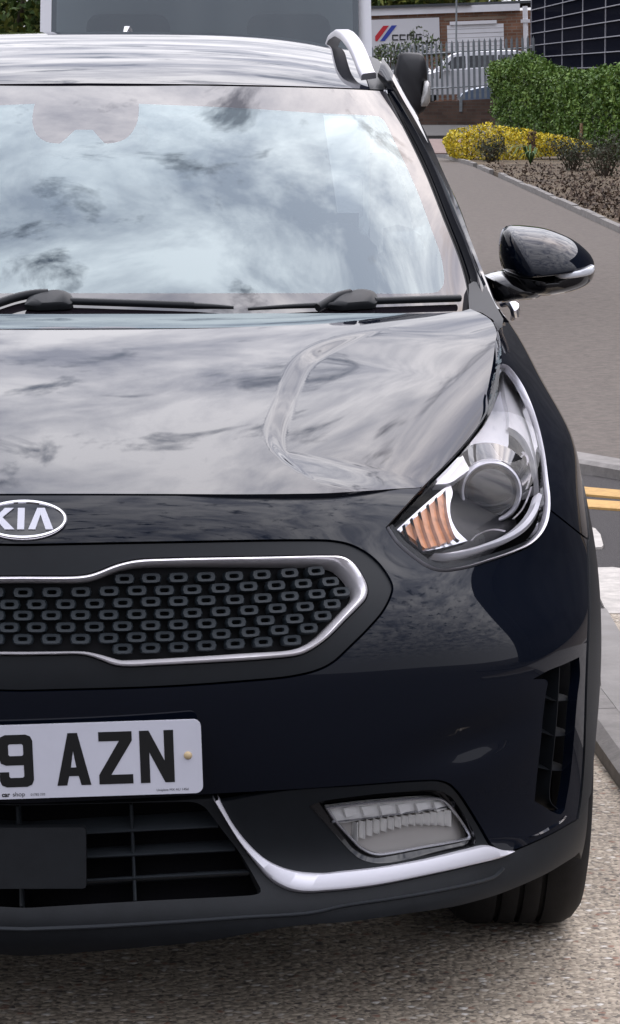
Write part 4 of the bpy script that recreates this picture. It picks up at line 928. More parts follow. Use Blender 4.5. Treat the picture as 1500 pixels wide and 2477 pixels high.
# ---- interior
def rbox(name, lo, hi, m, parent=None, bev=.02, seg=3):
    import bmesh
    bm = bmesh.new(); bmesh.ops.create_cube(bm, size=1)
    for v in bm.verts: v.co = Vector([lo[i] + (hi[i] - lo[i]) * (v.co[i] + .5) for i in range(3)])
    bmesh.ops.bevel(bm, geom=bm.edges[:], offset=bev, segments=seg, affect='EDGES', profile=.5)
    me = bpy.data.meshes.new(name); bm.to_mesh(me); bm.free(); me.polygons.foreach_set('use_smooth', [True] * len(me.polygons)); me.set_sharp_from_angle(angle=math.radians(40))
    return link(name, me, m, parent or car)
rbox('dashboard', (-.7, 1.15, .80), (.7, 1.75, 1.0), M['seat'], bev=.06)
for sx in (-1, 1):
    rbox('seat_back', (sx*.36 - .25, 2.25, .55), (sx*.36 + .25, 2.40, 1.12), M['seat'], bev=.06)
    rbox('headrest', (sx*.36 - .13, 2.36, 1.14), (sx*.36 + .13, 2.46, 1.32), M['seat'], bev=.05)
    rbox('headrest', (sx*.36 - .13, 3.2, 1.10), (sx*.36 + .13, 3.28, 1.24), M['seat'], bev=.04)
rbox('rear_bench', (-.6, 3.1, .55), (.6, 3.25, 1.1), M['seat'], bev=.05)
rbox('rear_view_mirror', (-.12, 1.80, 1.30), (.12, 1.83, 1.365), M['satin'], bev=.012)
rbox('cabin_floor', (-.66, 1.1, .3), (.66, 4.1, .34), M['seat'], bev=.01)
hl_ = rbox('headliner', (-.5, 2.0, 1.43), (.5, 3.9, 1.44), mat('headliner', (.3, .29, .27), .9), bev=.003)

# ---- wheels
def wheel(cx, cy, front):
    w_ = empty('wheel', (cx, cy, .31), parent=car); s = 1 if cx > 0 else -1
    R_ = .332; hw = .114
    prof = [(.205, -hw + .012), (.225, -hw), (.28, -hw - .003), (.305, -hw + .002), (.322, -hw + .015), (.3295, -hw + .032)]
    for a, b in ((-.080, -.040), (-.031, -.003), (.006, .034), (.043, .080)):
        prof += [(R_ - .0015, a), (R_, a + .006), (R_, b - .006), (R_ - .0015, b), (R_ - .010, b + .001), (R_ - .010, b + .008 if b < .07 else b + .001)]
    prof = prof[:-2] + [(.3295, hw - .030), (.322, hw - .015), (.305, hw - .002), (.28, hw + .003), (.225, hw), (.205, hw - .012)]
    ty = MB().lathe(prof, (0, 0, 0), 'x', 96).build('tyre', M['rubber'], w_, sharp=35)
    rim = MB().lathe([(.205, -hw + .012), (.19, -.06), (.19, .06), (.205, hw - .012), (.215, hw - .008), (.20, hw - .02), (.195, .07)], (0, 0, 0), 'x', 64)
    rim.build('rim', M['rim_metal'], w_, sharp=40)
    sp_ = MB()
    for k in range(5):
        a = 2 * math.pi * k / 5; Mx = Matrix.Rotation(a, 4, 'X'); sp_.box((s*.055 - .012, -.022, .03), (s*.055 + .012, .022, .198), Mx)
    sp_.lathe([(.001, s*.07), (.05, s*.068), (.055, s*.04)], (0, 0, 0), 'x', 24); sp_.build('spokes', M['rim_metal'], w_)
    return w_
for x in (.79, -.79): wheel(x, .87, True); wheel(x, 3.57, False)
for o in MIRRORED:
    q = link(o.name.split('.')[0], mirror_mesh(o.data), None, o.parent)
# ------------------------------------------------------------------ ground, roads, kerbs
def sheet(name, pts, m, z=None, **k):
    """flat polygon laid on the ground; thickness downwards gives it an edge"""
    P_ = np.array([(p[0], p[1]) for p in pts], float); zz = z
    V, Fc = flat_poly(lambda x, y, h: np.array([x, y, h]), P_, h0=zz - .12, h1=zz)
    return link(name, mesh(name, V, Fc, smooth=False), m, kind='structure', **k)
def aggregate_mat():
    m = mat('aggregate_concrete', (.17, .15, .13), .85); t = m.node_tree; b = t.nodes['Principled BSDF']
    c = t.nodes.new('ShaderNodeTexCoord'); L = t.links.new
    def vor(s):
        v = t.nodes.new('ShaderNodeTexVoronoi'); v.inputs['Scale'].default_value = s; L(wv.outputs[0], v.inputs['Vector']); return v
    nz = t.nodes.new('ShaderNodeTexNoise'); nz.inputs['Scale'].default_value = 60; nz.inputs['Detail'].default_value = 3; L(c.outputs['Object'], nz.inputs['Vector'])
    wv = t.nodes.new('ShaderNodeMix'); wv.data_type = 'VECTOR'; wv.inputs[0].default_value = .012
    wv = t.nodes.new('ShaderNodeVectorMath'); wv.operation = 'MULTIPLY_ADD'; L(nz.outputs['Color'], wv.inputs[0]); wv.inputs[1].default_value = (.012, .012, .0); L(c.outputs['Object'], wv.inputs[2])
    a = vor(72); a2 = vor(190)
    r1 = t.nodes.new('ShaderNodeValToRGB'); cr_ = r1.color_ramp; cr_.interpolation = 'CONSTANT'
    sepc = t.nodes.new('ShaderNodeSeparateColor'); L(a.outputs['Color'], sepc.inputs[0]); L(sepc.outputs[0], r1.inputs[0])
    cols = [(0, (.34, .285, .22)), (.22, (.465, .39, .30)), (.45, (.57, .48, .375)), (.62, (.645, .55, .43)), (.76, (.16, .135, .115)), (.83, (.34, .21, .15)), (.88, (.74, .67, .58)), (.95, (.86, .81, .74))]
    cr_.elements[0].position = 0; cr_.elements[0].color = (*cols[0][1], 1); cr_.elements[1].position = cols[1][0]; cr_.elements[1].color = (*cols[1][1], 1)
    for p, q in cols[2:]: e_ = cr_.elements.new(p); e_.color = (*q, 1)
    r2 = t.nodes.new('ShaderNodeValToRGB'); sepd = t.nodes.new('ShaderNodeSeparateColor'); L(a2.outputs['Color'], sepd.inputs[0]); L(sepd.outputs[1], r2.inputs[0])
    r2.color_ramp.elements[0].color = (.15, .13, .108, 1); r2.color_ramp.elements[1].color = (.66, .56, .43, 1)
    edge = t.nodes.new('ShaderNodeMapRange'); edge.inputs[1].default_value = .30; edge.inputs[2].default_value = .62; L(a.outputs['Distance'], edge.inputs[0])
    mxx = t.nodes.new('ShaderNodeMix'); mxx.data_type = 'RGBA'; L(edge.outputs[0], mxx.inputs[0]); L(r1.outputs[0], mxx.inputs[6]); L(r2.outputs[0], mxx.inputs[7])
    big = t.nodes.new('ShaderNodeTexNoise'); big.inputs['Scale'].default_value = 2.2; big.inputs['Detail'].default_value = 6; L(c.outputs['Object'], big.inputs['Vector'])
    mr = t.nodes.new('ShaderNodeMapRange'); mr.inputs[1].default_value = .3; mr.inputs[2].default_value = .7; mr.inputs[3].default_value = .66; mr.inputs[4].default_value = 1.0; L(big.outputs[0], mr.inputs[0])
    ml = t.nodes.new('ShaderNodeMix'); ml.data_type = 'RGBA'; ml.blend_type = 'MULTIPLY'; ml.inputs[0].default_value = 1; L(mxx.outputs[2], ml.inputs[6]); L(mr.outputs[0], ml.inputs[7])
    L(ml.outputs[2], b.inputs['Base Color'])
    bp_ = t.nodes.new('ShaderNodeBump'); bp_.inputs['Strength'].default_value = .9; bp_.inputs['Distance'].default_value = .004; bp_.invert = True; L(a.outputs['Distance'], bp_.inputs['Height']); L(bp_.outputs[0], b.inputs['Normal'])
    return m
M['agg'] = aggregate_mat()
M['tarmac'] = mat('tarmac', (.048, .043, .042), .9, var=.45, vscale=140, bump=.8, bscale=220, bdist=.006)
M['path'] = mat('path_tarmac', (.120, .101, .085), .9, var=.30, vscale=26, bump=.5, bscale=180, bdist=.004)
M['kerb'] = mat('kerb_concrete', (.22, .205, .19), .85, var=.25, vscale=14, bump=.5, bscale=120, bdist=.003)
M['slab'] = mat('slab_concrete', (.25, .235, .22), .85, var=.15, vscale=9, bump=.4, bscale=150, bdist=.002)
M['yline'] = mat('yellow_road_paint', (.50, .30, .10), .8, var=.22, vscale=30, bump=.4, bscale=150, bdist=.003)
M['wline'] = mat('white_road_paint', (.46, .43, .39), .8, var=.22, vscale=22, bump=.4, bscale=150, bdist=.003)
M['soil'] = mat('bark_mulch', (.07, .05, .036), .95, col2=(.19, .145, .09), var=.6, vscale=.9, bump=1, bscale=40, bdist=.03)
M['pink'] = mat('block_paving', (.24, .17, .15), .9, var=.2, vscale=4)
mb = MB(); R0 = 1500; mb.quad(*[(R0 * math.cos(a), R0 * math.sin(a), GZ - .03) for a in np.linspace(0, 2 * math.pi, 33)[:-1]])
mb.build('ground', M['tarmac'], kind='structure')
KH = GZ + .042
a0, a1, a2_ = atz(1451, 1472), atz(1452, 1560), atz(1455, 1665)
near_k = [atz(1455, 1690), atz(1500, 1790)]
sheet('concrete_road', [(-9, .14), (1.34, .14), (1.36, 1.42), (a2_[0] + .3, 2.6), (a0[0] + .15, a0[1] - .05), (-9, a0[1] - .3)], M['agg'], GZ)
r_l, r_r = atz(1300, 1135), atz(1700, 1190)
def kl(s, z=GZ):     # line of the far kerb foot, s in metres along it
    p, q = atz(1408, 1141), atz(1500, 1157); d = (q - p); d /= np.linalg.norm(d); return p + d * s
kd = kl(1) - kl(0); kn = np.array([-kd[1], kd[0], 0])
sheet('side_road', [(-9, a0[1] - .3), (a0[0] + .15, a0[1] - .05), (12, a0[1] - .05), (12, kl(10)[1]), (-9, kl(-10)[1])], M['tarmac'], GZ - .006)
rd_ = bpy.data.objects['side_road']
def marking(name, pts, m, z=GZ):
    V, Fc = flat_poly(lambda x, y, h: np.array([x, y, h]), np.array([(p[0], p[1]) for p in pts]), h0=z - .006, h1=z + .002); link(name, mesh(name, V, Fc, smooth=False), m, rd_)
for ya, yb in (((1409, 1178), (1500, 1186)), ((1414, 1208), (1500, 1214))):
    p, q = atz(*ya), atz(*yb); d = (q - p) / np.linalg.norm(q - p); wv_ = np.array([0, -.21, 0])
    if ya[1] > 1200: wv_ = np.array([0, -.20, 0])
    marking('yellow_line', [p - d * 3, p + d * 6, p + d * 6 + wv_, p - d * 3 + wv_], M['yline'])
marking('give_way_dash', [atz(*p) for p in ZS([(395, 695), (430, 705), (470, 750), (492, 830), (480, 845), (400, 850), (340, 850), (340, 695)])], M['wline'])
marking('stop_bar', [atz(*p) for p in ZS([(380, 1000), (560, 995), (640, 1005), (760, 1340), (520, 1338), (470, 1230), (380, 1220)])], M['wline'])
# far footpath with its kerb stones
fp_pts = [kl(-1.2) + kn * .16, kl(9) + kn * .16, (12, 13), (3.63, 14), (3.64, 24), (3.70, 37), (3.70, 45), (3.55, 50), (3.3, 52), (1.2, 54)]
sheet('footpath', fp_pts, M['path'], KH)
fo = bpy.data.objects['footpath']
for i, s0 in enumerate(np.arange(-1.2, 8.5, .915)):
    Vk = []
    for s_ in (s0 + .004, s0 + .911):
        b_ = kl(s_)
        for off, z in ((0, GZ - .06), (.0, GZ + .03), (.02, KH + .001), (.155, KH + .001), (.155, GZ - .06)): Vk.append(np.array([*(b_ + kn * off)[:2], z]))
    me = mesh('kerb_stone', Vk, [(0, 1, 6, 5), (1, 2, 7, 6), (2, 3, 8, 7), (3, 4, 9, 8), (0, 4, 3, 2, 1), (5, 6, 7, 8, 9)], smooth=False)
    link('kerb_stone', me, M['kerb'], fo)
# near pavement corner with its kerb
kz = GZ + .05
_k0, _k3 = atz(1448, 1655, kz), atz(1640, 1906, kz); KQ = _k0 + (_k3 - _k0) / np.linalg.norm(_k3 - _k0) * 1.25
ip = [atz(1449, 1472, kz), atz(1467, 1472, kz), atz(1500, 1528, kz), (7, 3.5), (7, 1.55), (1.34, 1.55), KQ, atz(1454, 1664, kz)]
sheet('near_pavement', ip, M['slab'], kz)
io = bpy.data.objects['near_pavement']
kp = [atz(1448, 1655, kz), atz(1478, 1693, kz), atz(1500, 1724, kz), atz(1640, 1906, kz)]
dk = kp[3] - kp[0]; dk /= np.linalg.norm(dk); nk = np.array([dk[1], -dk[0], 0]); nk = nk if nk[1] < 0 or nk[0] < 0 else -nk
if (nk @ (CAM - kp[1])) < 0 and nk[0] > 0: nk = -nk
for s0, s1 in ((-.35, .27), (.275, .9), (.905, 1.25)):
    Vk = []
    for s_ in (s0, s1):
        b_ = kp[0] + dk * s_
        for off, z in ((-.002, kz - .15), (-.002, kz - .001), (.06, kz - .002), (.085, kz - .02), (.09, GZ - .05)): Vk.append(np.array([*(b_ + nk * off)[:2], z]))
    me = mesh('kerb_stone', Vk, [(0, 1, 6, 5), (1, 2, 7, 6), (2, 3, 8, 7), (3, 4, 9, 8), (0, 4, 3, 2, 1), (5, 6, 7, 8, 9)], smooth=False)
    link('kerb_stone', me, M['kerb'], io)
for i in range(6):
    x0 = 1.36 + i * .92; mb = MB(); mb.box((x0, 1.43, GZ - .05), (x0 + .912, 1.552, kz + .001)); mb.build('kerb_stone', M['kerb'], io)
# planting bed with its edging
sheet('planting_bed', [(3.72, 14), (14, 13), (14, 74), (5.5, 72), (3.9, 54), (3.62, 50), (3.78, 45), (3.78, 37), (3.72, 24)], M['soil'], KH + .03)
bedo = bpy.data.objects['planting_bed']
ed_ = crom([(3.66, 14), (3.68, 24), (3.74, 37), (3.73, 45), (3.58, 50)], .9)
for i in range(len(ed_) - 1):
    a, b = ed_[i], ed_[i+1]
    if i in (28, 29, 33): continue
    d = (b - a) / np.linalg.norm(b - a); n2 = np.array([-d[1], d[0]]); a = a + d * .01; z0 = KH + .045 + .02 * rng.random()
    c = [a - n2 * .035, a + n2 * .035, b + n2 * .035, b - n2 * .035]
    mb = MB(); V = [(*p, KH - .1) for p in c] + [(*p, z0) for p in c]; mb.add(V, [(4, 5, 6, 7)[::-1], (0, 1, 5, 4), (1, 2, 6, 5), (2, 3, 7, 6), (3, 0, 4, 7)]); mb.build('edging_stone', M['kerb'], bedo)
sheet('far_pavement', [(-2, 70), (30, 76), (30, 87), (-2, 88)], mat('far_tarmac', (.07, .065, .06), .9, var=.2, vscale=1.2), KH)
sheet('block_paving', [(-2, 56), (3.9, 56), (6.5, 69.6), (-2, 69.6)], M['pink'], KH - .05)

# ------------------------------------------------------------------ leaves
def leaf_mat(name, c1, c2, scale=9):
    m = mat(name, c1, .55, spec=.3, var=.1, vscale=scale, col2=c2); return m
def leaves(name, C_, size, m, parent=None, up_bias=.3, aspect=.55, idx=None, **k):
    """a mass of small bent leaf faces at the given points"""
    C_ = np.asarray(C_); n = len(C_); d = rng.normal(size=(n, 3)); d[:, 2] += up_bias * .2; d /= np.linalg.norm(d, axis=1)[:, None]
    nn = rng.normal(size=(n, 3)); nn[:, 2] += up_bias; s_ = np.cross(d, nn); s_ /= np.linalg.norm(s_, axis=1)[:, None] + 1e-9
    nn = np.cross(s_, d); L_ = size * (.6 + .8 * rng.random(n))[:, None]
    V = np.stack([C_ - d * L_ * .5, C_ + s_ * L_ * aspect * .5 + nn * L_ * .08, C_ + d * L_ * .5, C_ - s_ * L_ * aspect * .5 + nn * L_ * .08], 1).reshape(-1, 3)
    me = bpy.data.meshes.new(name); me.vertices.add(n * 4); me.vertices.foreach_set('co', V.ravel()); me.loops.add(n * 4); me.loops.foreach_set('vertex_index', np.arange(n * 4))
    me.polygons.add(n); me.polygons.foreach_set('loop_start', np.arange(n) * 4); me.update(calc_edges=True)
    ms = m if isinstance(m, (list, tuple)) else [m]
    if len(ms) > 1: me.polygons.foreach_set('material_index', rng.integers(0, len(ms), n) if idx is None else np.asarray(idx, dtype=np.int32))
    return link(name, me, list(ms), parent, **k)
def lumpy(n, c, r, lumps=18, seed=0, shell=.55):
    """points through a crown made of many overlapping clumps"""
    g = np.random.default_rng(seed); c = np.array(c, float); r = np.array(r, float)
    u = g.normal(size=(lumps, 3)); u /= np.linalg.norm(u, axis=1)[:, None]; cc = c + u * r * (.35 + .45 * g.random((lumps, 1))); rr = .22 + .25 * g.random(lumps)
    i = g.integers(0, lumps, n); v = g.normal(size=(n, 3)); v /= np.linalg.norm(v, axis=1)[:, None]
    return cc[i] + v * r * rr[i][:, None] * (shell + (1 - shell) * g.random((n, 1)))
M['leaf_h1'] = leaf_mat('hedge_leaf', (.03, .065, .014), (.11, .19, .035), 2.2); M['leaf_h2'] = leaf_mat('hedge_leaf_light', (.08, .15, .025), (.20, .30, .06), 2.2)
M['leaf_h3'] = leaf_mat('hedge_leaf_mid', (.045, .10, .018), (.14, .24, .045), 2.2)
M['leaf_y1'] = leaf_mat('yellow_leaf', (.55, .42, .02), (.78, .62, .05), 5); M['leaf_y2'] = leaf_mat('yellow_leaf_green', (.22, .22, .03), (.50, .42, .03), 5)
M['leaf_d'] = leaf_mat('dull_leaf', (.035, .045, .028), (.09, .10, .055), 6); M['leaf_t1'] = leaf_mat('tree_leaf', (.03, .06, .016), (.10, .15, .035), 1.5); M['leaf_t2'] = leaf_mat('tree_leaf_olive', (.09, .11, .022), (.20, .21, .045), 1.5)
M['bark'] = mat('bark', (.09, .07, .05), .9, var=.3, vscale=15, bump=.6, bscale=40, bdist=.01)
M['stake'] = mat('stake_wood', (.30, .20, .11), .8, var=.2, vscale=12)
BZ = KH + .03
def ppm(y): return F / (y - CAM[1])
# yellow shrub
ys_ = empty('yellow_shrub', tuple(at(1250, 392, 48.5)[:2]) + (BZ,), 'low yellow-leaved shrub spreading beside the footpath in front of the hedge', 'shrub')
def placed(o, pts): return np.asarray(pts) - np.array(o.location)
def band(n, px0, px1, top, bot, y0, y1, seed, dens=1.0):
    """points filling the space between a traced top line and foot line, y0..y1 deep"""
    g = np.random.default_rng(seed); px = px0 + (px1 - px0) * g.random(n); y = y0 + (y1 - y0) * g.random(n)
    tx, ty = zip(*top); bx_, by_ = zip(*bot); yt = np.interp(px, tx, ty); yb = np.interp(px, bx_, by_); s_ = g.random(n) ** .85
    py = yt + (yb - yt) * s_; return np.array([at(a, b, c) for a, b, c in zip(px, py, y)])
ytop = [(1073, 335), (1090, 315), (1120, 308), (1160, 300), (1180, 293), (1200, 302), (1240, 308), (1280, 312), (1300, 320), (1350, 326), (1400, 338), (1420, 345), (1440, 355)]
ybot = [(1073, 345), (1085, 375), (1120, 392), (1160, 396), (1200, 395), (1300, 380), (1400, 370), (1440, 360)]
leaves('foliage', placed(ys_, band(9500, 1073, 1438, ytop, ybot, 47.8, 48.9, 3)), .052, [M['leaf_y1'], M['leaf_y1'], M['leaf_y2']], ys_, up_bias=.8)
mb = MB()
for px in np.linspace(1100, 1410, 16):
    b_ = at(px + 4, 388, 48.4); b_[2] = BZ - .02; tp = at(px + rng.normal() * 8, 325, 48.4); mb.tube([placed(ys_, b_), placed(ys_, (b_ + tp) / 2 + rng.normal(size=3) * .03), placed(ys_, tp)], [.012, .009, .004], 5)
mb.build('stems', M['bark'], ys_)
# hedge in two clipped blocks
def hedge(px0, px1, y0, y1, top, bot, n, seed, label):
    c0 = at((px0 + px1) / 2, 300, (y0 + y1) / 2); h_ = empty('hedge', (c0[0], c0[1], BZ), label, 'hedge')
    g = np.random.default_rng(seed); tx, ty = zip(*top); bx_, by_ = zip(*bot); P_ = []; idx = []
    nc = int((px1 - px0) * 1.3)
    for k in range(nc):
        px = px0 + (px1 - px0) * g.random(); yy = y0 + (y1 - y0) * (px - px0) / (px1 - px0); yt, yb = np.interp(px, tx, ty), np.interp(px, bx_, by_)
        s_ = g.random(); onto = k % 4 == 0; rad = .16 + .22 * g.random()
        py = yt + rad * ppm(yy) * .55 + (yb - yt - 20) * (0 if onto else s_); c = at(px, py, yy); c[1] += (1.1 * g.random() if onto else .12 + .22 * g.normal())
        m_ = n // nc; v = g.normal(size=(m_, 3)); v /= np.linalg.norm(v, axis=1)[:, None]; P_.append(c + v * np.array([rad, rad, rad * .85]) * (.5 + .55 * g.random((m_, 1))))
        idx += list(np.where(g.random(m_) < .7, (k * 7) % 3, g.integers(0, 3, m_)))
    P_ = np.vstack(P_)
    leaves('foliage', placed(h_, P_), .078, [M['leaf_h1'], M['leaf_h3'], M['leaf_h2']], h_, up_bias=.5, idx=idx)
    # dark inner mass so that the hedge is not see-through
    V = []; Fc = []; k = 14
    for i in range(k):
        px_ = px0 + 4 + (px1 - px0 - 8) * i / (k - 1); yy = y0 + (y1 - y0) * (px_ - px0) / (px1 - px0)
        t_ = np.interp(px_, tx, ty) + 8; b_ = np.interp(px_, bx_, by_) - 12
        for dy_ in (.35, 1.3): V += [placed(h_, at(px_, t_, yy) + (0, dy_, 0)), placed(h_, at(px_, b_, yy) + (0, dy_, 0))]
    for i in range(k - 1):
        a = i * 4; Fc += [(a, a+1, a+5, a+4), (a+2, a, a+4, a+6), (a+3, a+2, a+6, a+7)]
    link('inner_mass', mesh('inner_mass', V, Fc), mat('hedge_inner', (.012, .018, .008), .95), h_)
    mb = MB()
    for px_ in np.linspace(px0 + 12, px1 - 6, 6):
        yy = y0 + (y1 - y0) * (px_ - px0) / (px1 - px0); b_ = at(px_, 330, yy + .4); t_ = at(px_ + 3, 250, yy + .4); b_[2] = BZ - .05; mb.tube([placed(h_, b_), placed(h_, t_)], [.06, .03], 7)
    mb.build('stems', M['bark'], h_); return h_
hedge(1198, 1372, 68, 58, [(1198, 160), (1215, 152), (1245, 150), (1265, 140), (1285, 125), (1300, 140), (1320, 155), (1345, 165), (1372, 172)], [(1198, 292), (1240, 315), (1300, 330), (1372, 335)], 24000, 5, 'clipped green hedge beside the palisade fence, behind the yellow shrub')
hedge(1372, 1440, 57, 54, [(1372, 176), (1400, 180), (1440, 174)], [(1372, 318), (1400, 330), (1440, 345)], 10500, 9, 'narrow clipped green hedge block in the middle, behind the wooden stake')
hedge(1446, 1600, 51, 45, [(1446, 172), (1500, 166), (1600, 163)], [(1446, 355), (1470, 378), (1600, 395)], 20000, 13, 'tall green hedge block at the right edge, below the dark glazed building')
# bed plants: strap-leaved clump, dead flower spike, bare twiggy shrubs, stake
ir = empty('strap_leaf_plant', tuple(at(1283, 408, 45)[:2]) + (BZ,), 'clump of green strap leaves growing in the bed before the yellow shrub', 'plant')
mb = MB()
for i in range(34):
    a = rng.random() * 6.28; L_ = .22 + .22 * rng.random(); d = np.array([math.cos(a), math.sin(a) * .7, 0]); s_ = np.array([-d[1], d[0], 0]) * .016
    p = [np.zeros(3), d * L_ * .35 + (0, 0, L_ * .75), d * L_ * .8 + (0, 0, L_ * .7), d * L_ * 1.1 + (0, 0, L_ * .35)]
    w_ = [.8, 1, .7, .05]; V = [q + s_ * k for q, k in zip(p, w_)] + [q - s_ * k for q, k in zip(p, w_)]
    mb.add(V, [(0, 1, 5, 4), (1, 2, 6, 5), (2, 3, 7, 6)])
mb.build('leaves', leaf_mat('strap_leaf', (.05, .11, .03), (.13, .2, .07)), ir, smooth=True)
dsp = empty('dead_flower_spike', tuple(at(1288, 396, 46.6)[:2]) + (BZ,), 'dry brown flower spike standing in front of the yellow shrub', 'plant')
hgt = at(1285, 318, 46.6)[2] - BZ
MB().tube([(0, 0, 0), (.01, 0, hgt * .6), (0, 0, hgt)], [.012, .01, .006], 6).build('stem', M['bark'], dsp)
leaves('seed_heads', np.column_stack([rng.normal(size=160) * .035, rng.normal(size=160) * .035, hgt * (.45 + .55 * rng.random(160))]), .05, mat('dry_brown', (.12, .075, .05), .9), dsp)
def twiggy(name, px, py, y, w_, h_, n, seed, label):
    o = empty(name, tuple(at(px, py, y)[:2]) + (BZ,), label, 'shrub'); g = np.random.default_rng(seed); mb = MB(); tips = []
    for i in range(n):
        a = g.random() * 6.28; r = w_ * math.sqrt(g.random()); t_ = np.array([math.cos(a) * r, math.sin(a) * r, h_ * (.6 + .4 * g.random())]); m_ = t_ * .5 + g.normal(size=3) * .04
        b0 = t_ * np.array([.25, .25, 0]); mb.tube([b0, m_, t_], [.009, .006, .003], 5)
        for j in range(3):
            q = m_ + (t_ - m_) * g.random(); e_ = q + g.normal(size=3) * .1 + (0, 0, .06); mb.tube([q, e_], [.004, .002], 4); tips.append(e_)
        tips += [t_, m_]
    mb.build('branches', M['bark'], o); tips = np.array(tips); L_ = np.repeat(tips, 9, 0) + g.normal(size=(len(tips) * 9, 3)) * .05
    L_[:, 2] = np.maximum(L_[:, 2], .02); leaves('leaves', L_, .045, M['leaf_d'], o)
twiggy('bare_shrub', 1385, 425, 42, .42, .42, 22, 3, 'small dark half-bare shrub in the mulch right of the strap leaves')
twiggy('bare_shrub', 1462, 440, 39.5, .40, .52, 22, 4, 'straggly dark shrub in the mulch at the right edge')
twiggy('bare_shrub', 1185, 392, 46.8, .32, .34, 18, 6, 'small dull shrub tucked against the front of the yellow shrub')
st = at(1405, 345, 52.5); MB().tube([(0, 0, -.1), (.01, 0, at(1405, 298, 52.5)[2] - BZ)], .032, 6).build('wooden_stake', M['stake'], label='short pale wooden stake between the yellow shrub and the right hedge', cat='stake').location = (st[0], st[1], BZ)
# bark chips and leaf litter
g = np.random.default_rng(8); n = 9000; px = 1090 + 430 * g.random(n); py = 392 + 210 * g.random(n) ** .8
eq = np.array([atz(a, b, BZ + .012) for a, b in zip(px, py)]); eq = eq[(eq[:, 0] > 3.8) & (eq[:, 1] < 52)]
leaves('bark_chips', eq + g.normal(size=eq.shape) * (0, 0, .008), .055, [mat('chip_dark', (.04, .028, .021), .95), mat('chip_mid', (.085, .058, .042), .95), mat('chip_pale', (.17, .125, .09), .95)], up_bias=2.5, label='loose bark chips and dead leaves scattered on the bed', cat='bark chips', kind='stuff')

# ------------------------------------------------------------------ palisade fence on a brick wall
def brick_mat(name, scale, c1, c2, mortar):
    m = mat(name, c1, .9); t = m.node_tree; b = t.nodes['Principled BSDF']; c = t.nodes.new('ShaderNodeTexCoord'); mp = t.nodes.new('ShaderNodeMapping')
    mp.inputs['Rotation'].default_value = (math.pi / 2, 0, 0); t.links.new(c.outputs['Object'], mp.inputs[0]); k = t.nodes.new('ShaderNodeTexBrick'); t.links.new(mp.outputs[0], k.inputs[0])
    k.inputs['Color1'].default_value = (*c1, 1); k.inputs['Color2'].default_value = (*c2, 1); k.inputs['Mortar'].default_value = (*mortar, 1); k.inputs['Scale'].default_value = 1
    k.inputs['Brick Width'].default_value = .225 * scale; k.inputs['Row Height'].default_value = .075 * scale; k.inputs['Mortar Size'].default_value = .008 * scale
    n = t.nodes.new('ShaderNodeTexNoise'); n.inputs['Scale'].default_value = 1.3; n.inputs['Detail'].default_value = 5; t.links.new(c.outputs['Object'], n.inputs[0])
    mr = t.nodes.new('ShaderNodeMapRange'); mr.inputs[1].default_value = .3; mr.inputs[2].default_value = .7; mr.inputs[3].default_value = .65; mr.inputs[4].default_value = 1.25; t.links.new(n.outputs[0], mr.inputs[0])
    ml = t.nodes.new('ShaderNodeMix'); ml.data_type = 'RGBA'; ml.blend_type = 'MULTIPLY'; ml.inputs[0].default_value = 1; t.links.new(k.outputs[0], ml.inputs[6]); t.links.new(mr.outputs[0], ml.inputs[7]); t.links.new(ml.outputs[2], b.inputs['Base Color'])
    return m
M['brick'] = brick_mat('brick', 1.5, (.16, .075, .045), (.23, .12, .075), (.20, .17, .14)); M['old_brick'] = brick_mat('old_brick', 1.3, (.085, .05, .038), (.13, .08, .058), (.10, .085, .07))
ZF = zoom(3.926, 900, 0)
WY = 89.6
def wl(px, line): x, y = zip(*line); return float(np.interp(px, x, y))
wtop = ZF([(0, 998), (560, 965), (1160, 935), (1600, 910)])
lo_ = at(880, 300, WY); hi_ = at(1330, 300, WY)
wall = MB(); pts = []
for px in (880, 1330):
    t_ = at(px, wl(px, wtop), WY); pts.append(t_)
V = []
for p in pts: V += [(p[0], WY, GZ - .3), (p[0], WY, p[2]), (p[0], WY + .25, p[2]), (p[0], WY + .25, GZ - .3)]
wc = (lo_ + hi_) / 2; V = [(v[0] - wc[0], v[1] - WY, v[2]) for v in V]
wall.add(V, [(0, 4, 5, 1), (1, 5, 6, 2), (2, 6, 7, 3)]); wall_o = wall.build('brick_wall', M['old_brick'], label='low dark brick wall carrying the grey palisade fence', cat='wall'); wall_o.location = (wc[0], WY, 0)
fen = empty('palisade_fence', (wc[0], WY + .1, pts[0][2]), 'grey pointed steel palisade fence along the top of the brick wall', 'fence')
M['galv'] = mat('galvanised', (.24, .26, .27), .55, .3, var=.2, vscale=8)
ftop = ZF([(0, 440), (400, 405), (700, 385), (855, 372), (1165, 352), (1500, 333)])
pxs = []; x = 1290.
while x > 900: pxs.append(x); x -= 13.1 if x > 1090 else max(7.4, 13.1 - (1090 - x) * .045)
pm_ = None
for x in pxs:
    yy = WY + .1 + max(0, 1090 - x) * .03; tp = at(x, wl(x, ftop), yy); bt = at(x + 3, wl(x, wtop) - 2, yy); h_ = tp[2] - bt[2]; w_ = .038 if x > 1090 else .034
    prof = [(-w_, 0), (-w_, h_ - .10), (-w_ * .5, h_ - .06), (0, h_), (w_ * .5, h_ - .06), (w_, h_ - .10), (w_, 0)]
    V = [(a, .012 * (abs(a) / w_), b) for a, b in prof] + [(a, .012 * (abs(a) / w_) + .006, b) for a, b in prof]; q = len(prof)
    me = mesh('paling', V, [tuple(range(q))[::-1], tuple(range(q, 2 * q))] + [(i, (i + 1) % q, (i + 1) % q + q, i + q) for i in range(q)], smooth=False)
    o = link('paling', me, M['galv'], fen); o.location = Vector(bt) - fen.location; o.rotation_euler = (0, -.03, 0)
